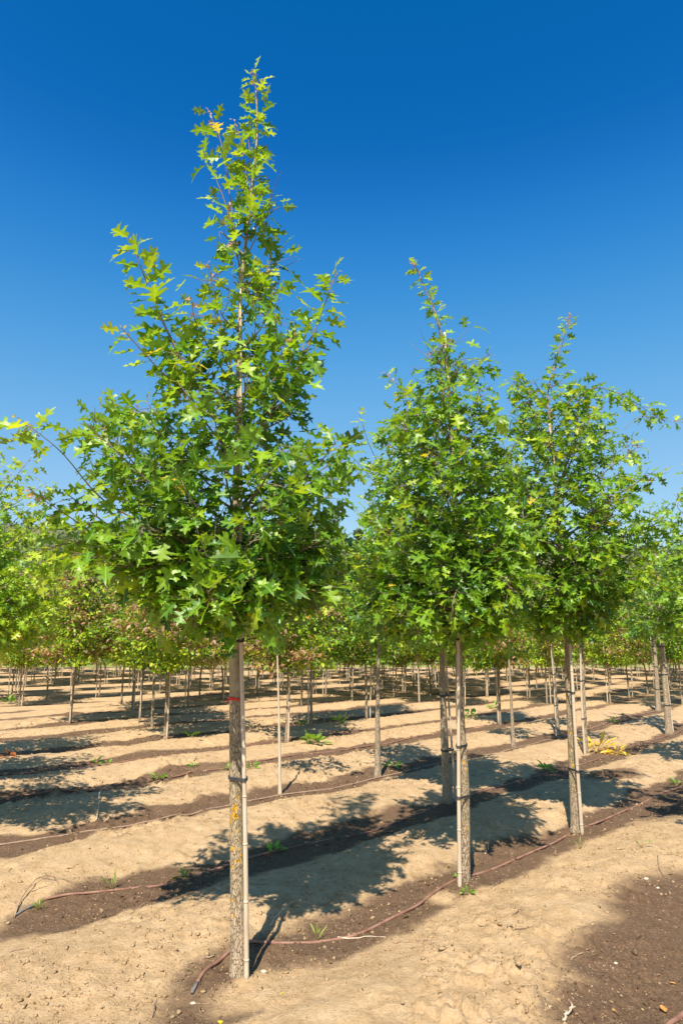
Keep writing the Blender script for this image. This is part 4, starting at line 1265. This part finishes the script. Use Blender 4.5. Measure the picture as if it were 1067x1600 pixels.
# ------------------------------------------------------------------ drip hoses
def hose(label, pts, r, mat, seed, group='drip hoses along the rows', end=None):
    rs = np.random.RandomState(seed)
    P = []
    pts = np.array(pts, dtype=float)
    q = smooth_path(np.c_[pts, np.zeros(len(pts))], max(60, int(14 * np.sum(np.linalg.norm(np.diff(pts, axis=0), axis=1)))))
    x = q[:, 0] + 0.02 * (fbm(q[:, 0], q[:, 1], 1.7, 2, seed) - .5); y = q[:, 1] + 0.08 * (fbm(q[:, 0], q[:, 1], 0.8, 2, seed + 1) - .5)
    z = ground_h(x, y)
    # a stiff hose bridges the small hollows
    k = np.hanning(13)[1:-1]; k /= k.sum()
    zs = np.convolve(np.pad(z, 5, 'edge'), k, 'valid')
    z = np.maximum(zs, 0.6 * z + .4 * zs - 0.3 * r)
    z = np.convolve(np.pad(z, 1, 'edge'), [.25, .5, .25], 'valid') + r * 0.45 + 0.5 * r * np.sin(x * 3 + y * 2.3 + seed)
    P = np.stack([x, y, z], 1)
    loc = tuple(P[0])
    m = MB()
    if end:
        ne = end
        m.tube(P[ne:], r, 9)
        root = m.build('drip_hose', mat, None, True, loc)
        m2 = MB(); m2.tube(P[:ne + 1], r * 0.92, 9)
        e = m2.build('hose_end', M_HOSEB, root, True, loc)
    else:
        m.tube(P, r, 9)
        root = m.build('drip_hose', mat, None, True, loc)
    tag(root, label, 'hose', group)
    return root
G = lambda *a: [gp(*p) for p in a]
def rowpts(k, x0, x1, n=14):
    return [(x, row_y(k, x)) for x in np.linspace(x0, x1, n)]
hose('thick red brown drip hose passing the foot of the tallest oak', G((300, 1548), (322, 1518), (352, 1496), (397, 1476), (470, 1468), (560, 1449), (650, 1412), (690, 1388), (745, 1362), (830, 1333), (890, 1303), (975, 1268), (1020, 1245), (1067, 1225)) + [(5.6, 10.6), (8, 13.6)],
     0.0095, M_HOSE, 1, end=5)
hose('red brown drip hose of the second row ending in a blue black tip', G((20, 1425), (60, 1408), (100, 1398), (180, 1388), (270, 1376), (350, 1350), (430, 1325), (500, 1308), (600, 1288), (705, 1250), (790, 1226), (850, 1208), (895, 1195), (960, 1176), (1010, 1158), (1047, 1147)) + [(8.2, 16.4)],
     0.0088, M_HOSE, 2, end=12)
hose('drip hose of the third row running in from the left edge', G((-60, 1326), (0, 1318), (80, 1306), (150, 1296), (240, 1284), (300, 1270), (355, 1256), (438, 1241), (520, 1228), (590, 1213), (700, 1190), (790, 1172), (845, 1158), (900, 1143), (990, 1118), (1040, 1106)),
     0.0095, M_HOSE2, 3)
hose('thin red drip hose of the fourth row, left of the tallest oak', G((-60, 1257), (0, 1249), (90, 1238), (180, 1232), (230, 1222), (290, 1209), (350, 1200), (400, 1190), (480, 1178), (560, 1168), (660, 1150), (760, 1132)), 0.011, M_HOSE, 4)
hose('thin red drip hose of the fifth row, left of the tallest oak', G((-60, 1218), (0, 1211), (90, 1206), (160, 1200), (230, 1189), (300, 1180), (360, 1168), (420, 1158), (520, 1146), (600, 1135)), 0.011, M_HOSE, 5)
hose('short piece of drip hose in the lower right corner', G((1010, 1640), (1040, 1602), (1067, 1575), (1110, 1540)) + [(2.6, 4.7)], 0.0125, M_HOSE, 6)

# ------------------------------------------------------------------ litter on the soil
def clods():
    rs = np.random.RandomState(12)
    V = []; F = []; off = 0
    base = np.array([(1, 0, 0), (-1, 0, 0), (0, 1, 0), (0, -1, 0), (0, 0, 1), (0, 0, -1)], dtype=float)
    extra = []
    for a in (-1, 1):
        for b in (-1, 1):
            for c in (-1, 1):
                extra.append((a * .6, b * .6, c * .6))
    # octahedron subdivided with its eight face centres
    P0 = np.vstack([base, np.array(extra)])
    tri = []
    for i, (a, b, c) in enumerate([(a, b, c) for a in (-1, 1) for b in (-1, 1) for c in (-1, 1)]):
        ia = 0 if a > 0 else 1; ib = 2 if b > 0 else 3; ic = 4 if c > 0 else 5
        e = 6 + i
        cyc = [(ia, ib), (ib, ic), (ic, ia)]
        if a * b * c < 0: cyc = [(q, p) for p, q in cyc]
        tri += [(p, q, e) for p, q in cyc]
    tri = np.array(tri)
    n = 42000
    # density follows the picture: many near, few far
    y = 2.6 + 14 * rs.rand(n) ** 2.1
    x = (rs.rand(n) * 2 - 1) * (0.62 * y + 0.3) + 0.0
    t = fbm(x, y, 0.9, 3, 60)
    keep = rs.rand(n) < sst(0.38, 0.60, t) * 0.9 + 0.10 + 0.5 * np.exp(-((x + 1.6) ** 2 + (y - 3.9) ** 2) / 1.0)
    x, y = x[keep], y[keep]; n = len(x)
    s = 0.0018 + 0.010 * rs.rand(n) ** 7 + 0.0006 * y
    z = ground_h(x, y)
    wc = np.zeros((n * 14, 3)); wc[:, 0] = np.repeat(wetness(x, y) * (rs.rand(n) < .75), 14)
    S = s[:, None, None] * (0.45 + 1.1 * rs.rand(n, 14, 1)) * (0.6 + .8 * rs.rand(n, 1, 3)) * np.array([1, 1, 0.7])
    V = P0[None] * S + np.stack([x, y, z + s * 0.25], 1)[:, None, :]
    F = (tri[None] + (np.arange(n) * 14)[:, None, None]).reshape(-1, 3)
    o = new_mesh_obj('soil_clods', V.reshape(-1, 3), F.ravel(), np.arange(len(F)) * 3, M_SOIL, None, False, wc)
    tag(o, 'loose crumbs and clods of dry tan soil', 'soil clods', kind='stuff')
clods()

def litter():
    rs = np.random.RandomState(31)
    n = 900
    y = 2.7 + 16 * rs.rand(n) ** 1.7; x = (rs.rand(n) * 2 - 1) * (0.6 * y + .3)
    z = ground_h(x, y) + 0.004
    ax = rs.normal(0, 1, (n, 3)); ax[:, 2] *= .25
    nr = rs.normal(0, .35, (n, 3)); nr[:, 2] += 1
    cols = band_pick(rs, n, [(0.16, 0.09, 0.045), (0.30, 0.19, 0.10), (0.45, 0.32, 0.19), (0.09, 0.05, 0.03)], [3, 3, 2, 2])
    tmpl = [(OVAL_T[0][0] * np.array([w, 1, 1]), OVAL_T[0][1]) for w in (1.0, 0.35, 0.12)]
    o = build_leaves('leaf_litter', np.stack([x, y, z], 1), ax, nr, 0.012 + 0.035 * rs.rand(n) ** 2, cols, M_SMALL, None, tmpl, (0, 6, 0), rs, curl=.8, fold=.5)
    tag(o, 'scattered brown scraps of dead leaf and straw on the soil', 'leaf litter', kind='stuff')
litter()

def twig(label, px_pts, r=0.004, lift=None, mat=None, fork=False, seed=0, group='dead twigs on the soil'):
    rs = np.random.RandomState(seed + 300)
    g = [gp(*p) for p in px_pts]
    n = 9
    q = smooth_path([(a[0], a[1], 0) for a in g], n)
    z = ground_h(q[:, 0], q[:, 1]) + r * 0.6
    if lift is not None:
        z = z + np.interp(np.linspace(0, 1, n), np.linspace(0, 1, len(lift)), lift)
    q[:, 2] = z
    q += rs.normal(0, r * 0.8, q.shape) * np.array([1, 1, .4])
    loc = tuple(q[0])
    m = MB(); m.tube(q, np.linspace(r, r * 0.45, n), 6, jitter=.3, rng=rs)
    if fork:
        L_ = np.linalg.norm(q[-1] - q[0])
        for k in (3, 5, 6):
            d = q[k + 1] - q[k]; d /= np.linalg.norm(d)
            s = np.cross(d, [0, 0, 1]) * rs.choice([-1, 1])
            e = q[k] + (d * 0.6 + s * 0.8 + np.array([0, 0, .25])) * L_ * (0.18 + .15 * rs.rand())
            m.tube([q[k], (q[k] + e) / 2 + rs.normal(0, r, 3), e], [r * .6, r * .5, r * .25], 5)
    o = m.build('twig', mat or M_DRYW, None, True, loc)
    tag(o, label, 'twig', group)
twig('long pale dead stem arching up from the soil at left, in the tree shadow', [(150, 1284), (158, 1255), (178, 1236)], .006, [0.0, .07, .02], M_PALEW, seed=1)
twig('forked dry twig standing in the trunk shadow of the tallest oak', [(478, 1416), (470, 1400), (468, 1386)], .005, [0.0, .05, .10], M_DRYW, True, seed=2)
twig('pale root lying beside the red hose, right of the tallest oak', [(528, 1457), (560, 1456), (600, 1456)], .005, None, M_PALEW, seed=3)
twig('crooked brown twig on the sand left of the tallest oak', [(290, 1432), (310, 1426), (330, 1418)], .005, None, M_DRYW, True, seed=4)
twig('short thick grey stick beside the hose left of the oak foot', [(313, 1500), (325, 1498), (336, 1496)], .008, None, M_DRYW, seed=5)
twig('curved dark twig on the sandy ridge at the left', [(150, 1445), (185, 1425), (210, 1415), (240, 1405)], .0045, None, M_DRYW, seed=6)
twig('brown twig at the end of the second row hose', [(25, 1425), (40, 1400), (75, 1382), (120, 1385)], .005, [0, .03, .02, 0], M_DRYW, True, seed=7)
twig('slanting stick in the shadow right of the tallest oak trunk', [(420, 1450), (438, 1436), (452, 1428)], .0045, [0, .02, .03], M_PALEW, seed=8)
twig('small pale stick on damp soil right of the middle oak', [(757, 1334), (762, 1325), (765, 1319)], .006, None, M_PALEW, seed=9)
twig('twig on the sand below the third front oak', [(668, 1474), (645, 1472), (620, 1470)], .005, None, M_DRYW, seed=10)
twig('brown curved twig on the bright sand lower right', [(795, 1470), (810, 1468), (826, 1466)], .005, [0, .01, 0], M_DRYW, seed=11)
twig('dark curved stick above the damp corner at lower right', [(892, 1510), (905, 1503), (932, 1499)], .005, None, M_DRYW, seed=12)
twig('forked twig at the bottom edge right of centre', [(878, 1598), (890, 1590), (896, 1578)], .007, [0, 0.01, .03], M_PALEW, True, seed=13)
twig('thin dark twig bent over the sand at the right', [(1028, 1350), (1030, 1368), (1040, 1381)], .004, [0, .01, 0], M_DRYW, seed=14)
twig('dark twig at the lower edge of the sunlit sand, bottom left of the middle', [(238, 1590), (240, 1575), (240, 1560)], .004, [0, 0.02, .05], M_DRYW, seed=15)
twig('short stick at the left bottom of the sand', [(15, 1485), (30, 1480), (45, 1477)], .005, None, M_DRYW, seed=16)
twig('twig poking from the sand above the second row hose, far left', [(112, 1313), (118, 1322), (118, 1300)][:2], .006, [0, .05], M_DRYW, seed=17)
twig('broken brown twigs on the sunlit ridge left of the tallest oak', [(180, 1305), (192, 1317), (205, 1316)], .004, [0, .02, 0], M_DRYW, True, seed=18)
twig('forked twig on the ridge edge between the first two oaks', [(505, 1420), (520, 1412), (540, 1400)], .005, [0, .02, .03], M_DRYW, True, seed=19)
twig('thin twig on the bright sand under the shadow of the middle oak', [(800, 1450), (812, 1441), (818, 1436)], .004, [0, .01, .02], M_DRYW, seed=20)
twig('stick lying across damp soil below the left oak shadow', [(108, 1296), (118, 1306), (122, 1312)], .006, None, M_DRYW, seed=21)
twig('pale stalk beside the yellow wilted weeds', [(895, 1150), (893, 1165)], .006, [0.0, .0], M_PALEW, seed=22)
twig('little bent twig on the ridge between the hose and the shadow', [(330, 1560), (318, 1563), (300, 1562)], .003, None, M_DRYW, seed=23)

def plant(name, label, px, n, ln, wd, col, seed, droop=.4, up=.6, group='small weeds on the soil', cat='weed', templ=None):
    rs = np.random.RandomState(seed + 500)
    x, y = gp(*px); z = gz(x, y)
    loc = (x, y, z - .005)
    r = empty(name, loc, label, cat, group)
    pos = []; ax = []; nr = []; sz = []; cl = []
    m = MB()
    for i in range(n):
        a = i * 2.4 + rs.rand(); e = up + rs.normal(0, .25)
        d = np.array([math.cos(a) * math.cos(e), math.sin(a) * math.cos(e), abs(math.sin(e))])
        l = ln * (0.5 + .7 * rs.rand())
        p0 = np.array(loc); p1 = p0 + d * l * .5
        m.tube([p0, p1], [.0025, .0015], 4, cap=False)
        pos.append(p1); ax.append(d + np.array([0, 0, -droop * rs.rand()])); nr.append(np.array([0, 0, 1]) + rs.normal(0, .4, 3)); sz.append(l * .7)
        cl.append(np.array(col) * (0.7 + .6 * rs.rand()))
    m.build('stem', M_TWIG, r, True, loc)
    build_leaves('leaves', pos, ax, nr, np.array(sz), cl, M_SMALL, r, templ or OVAL_T, loc, rs, fold=.3, curl=.3)
    return r
LG = (0.16, 0.30, 0.03)
STRAP = [(OVAL_T[0][0] * np.array([.38, 1, 1]), OVAL_T[0][1])]
for j, (px, n, ln, lb) in enumerate([
        ((428, 1326), 16, .10, 'bright green leafy weed in shadow just right of the tallest oak'),
        ((287, 1370), 9, .07, 'small green sprout on the second row hose'),
        ((248, 1216), 14, .13, 'small green weed on the fourth row left of the ribboned oak'),
        ((150, 1194), 12, .12, 'left one of two green tufts on the fifth row hose'),
        ((168, 1196), 9, .10, 'right one of two green tufts on the fifth row hose'),
        ((303, 1198), 10, .10, 'green weed on sunlit sand left of the ribboned oak'),
        ((357, 1205), 8, .10, 'tiny green weed touching the tallest oak trunk'),
        ((298, 1156), 11, .16, 'green weed in front of the near round tree shadow'),
        ((490, 1166), 22, .26, 'largest green weed, spread on the sand between the first two oaks'),
        ((470, 1136), 8, .15, 'pale weed beyond the largest green weed'),
        ((530, 1134), 12, .22, 'light green weed at the foot of the far trees in the centre'),
        ((728, 1396), 9, .06, 'small clover like weed at the foot of the middle oak'),
        ((615, 1198), 12, .13, 'green weed in shade right of the mottled slim oak'),
        ((852, 1204), 9, .16, 'blue green weed against the second row hose'),
        ((1056, 1224), 9, .12, 'weed on the hose at the right edge'),
        ((735, 1124), 12, .22, 'green weed far behind right of the middle oak'),
        ((772, 1108), 10, .22, 'bright weed among the far shadows right of the middle oak'),
        ((460, 1360), 0, 0, ''),
        ((393, 1205), 12, .12, 'dry green tuft just right of the tallest oak stake'),
        ((960, 1130), 9, .16, 'green tuft at the edge of far shade at the right'),
        ((15, 1097), 12, .3, 'green weed at the far left edge'),
        ((715, 1372), 5, .05, 'tiny green sprout left of the stake of the middle oak')]):
    if n:
        plant('weed', lb, px, n, ln, .3, LG, j)
for j, (px, n, ln, lb) in enumerate([((60, 1414), 26, .06, 'green grass tuft at the tip of the second row hose'), ((176, 1386), 10, .11, 'thin pale grass blades beside the second row hose'),
                                     ((780, 1462), 0, 0, ''), ((1003, 1335), 6, .1, 'dry grass blades on damp soil at the right'), ((495, 1460), 9, .08, 'thin weed with yellow buds on the red hose'),
                                     ((906, 1325), 6, .09, 'dry grass stalks in front of the third front oak')]):
    if n:
        plant('grass_tuft', lb, px, n, ln, .1, (0.25, 0.34, 0.06), j + 40, up=1.1, cat='grass', group='grass tufts on the soil', templ=[(OVAL_T[0][0] * np.array([.22, 1, 1]), OVAL_T[0][1])])
plant('wilted_weed', 'heap of yellow wilted leaves on the damp strip at the right', (962, 1176), 60, .24, .1, (0.62, 0.43, 0.07), 70, up=.25, cat='wilted plant', group='yellow wilted weeds', droop=.5, templ=STRAP)
plant('wilted_weed', 'yellow wilted weed behind the slim staked oak at the right', (932, 1172), 34, .32, .1, (0.60, 0.42, 0.06), 71, up=.45, cat='wilted plant', group='yellow wilted weeds', templ=STRAP)
plant('wilted_weed', 'small rust brown dead weed at the far left', (10, 1191), 12, .14, .1, (0.40, 0.12, 0.04), 72, up=.4, cat='wilted plant', group='yellow wilted weeds')

def fallen(label, px, s, col, seed):
    rs = np.random.RandomState(seed)
    x, y = gp(*px); z = gz(x, y) + .008
    o = build_leaves('fallen_leaf', [np.array([x, y, z])], [rs.normal(0, 1, 3) * [1, 1, .1]], [np.array([.1, -.1, 1])], np.array([s]), [np.array(col)], M_SMALL, None, OVAL_T, (x, y, z), rs, curl=.5)
    tag(o, label, 'leaf', 'fallen leaves on the soil')
fallen('bright yellow fallen leaf at the bottom edge', (340, 1590), .045, (0.7, 0.5, 0.02), 1)
fallen('yellow fallen leaf right below the foot of the tallest oak', (443, 1549), .022, (0.7, 0.5, 0.02), 2)
fallen('orange fallen leaf in the damp lower right corner, the left one', (956, 1582), .04, (0.55, 0.28, 0.08), 3)
fallen('orange fallen leaf in the damp lower right corner near the hose', (1038, 1574), .05, (0.6, 0.30, 0.08), 4)
fallen('small orange fallen leaf on dark soil at the right', (1045, 1532), .03, (0.6, 0.30, 0.08), 5)

def stone(label, px, s, seed):
    rs = np.random.RandomState(seed)
    x, y = gp(*px); z = gz(x, y)
    n1, n2 = 8, 12
    V = []; F = []
    for i in range(n1 + 1):
        th = math.pi * i / n1
        for j in range(n2):
            ph = 2 * math.pi * j / n2
            d = np.array([math.sin(th) * math.cos(ph), math.sin(th) * math.sin(ph), math.cos(th)])
            k = 1 + .28 * (vnoise(d[0] * 2 + seed, d[1] * 2 + d[2], 1.3) - .5)
            V.append(np.array([x, y, z + s * .25]) + d * s * k * np.array([1.2, .8, .6]))
    for i in range(n1):
        for j in range(n2):
            F.append((i * n2 + j, (i + 1) * n2 + j, (i + 1) * n2 + (j + 1) % n2, i * n2 + (j + 1) % n2))
    m = MB(); m.add(V, F)
    o = m.build('stone', M_STONE, None, True, (x, y, z))
    tag(o, label, 'stone', 'pale stones')
stone('larger pale stone on the damp soil at the right', (1010, 1388), .016, 1)
stone('pale stone below and right of the larger one at the right', (1028, 1399), .011, 2)
stone('small whitish stone at the right side of the bright sand', (962, 1513), .010, 3)
stone('tiny white stone on the bright sand, lower middle', (812, 1535), .007, 4)
stone('round tan stone left of the oak foot at the hose end', (302, 1562), .012, 5)
stone('flat tan stone at the foot of the tallest oak stake', (412, 1518), .014, 6)
print('objects', len(bpy.data.objects))
for o in bpy.data.objects:
    if 'n_leaves' in o:
        print(o.name, o['n_leaves']); del o['n_leaves']
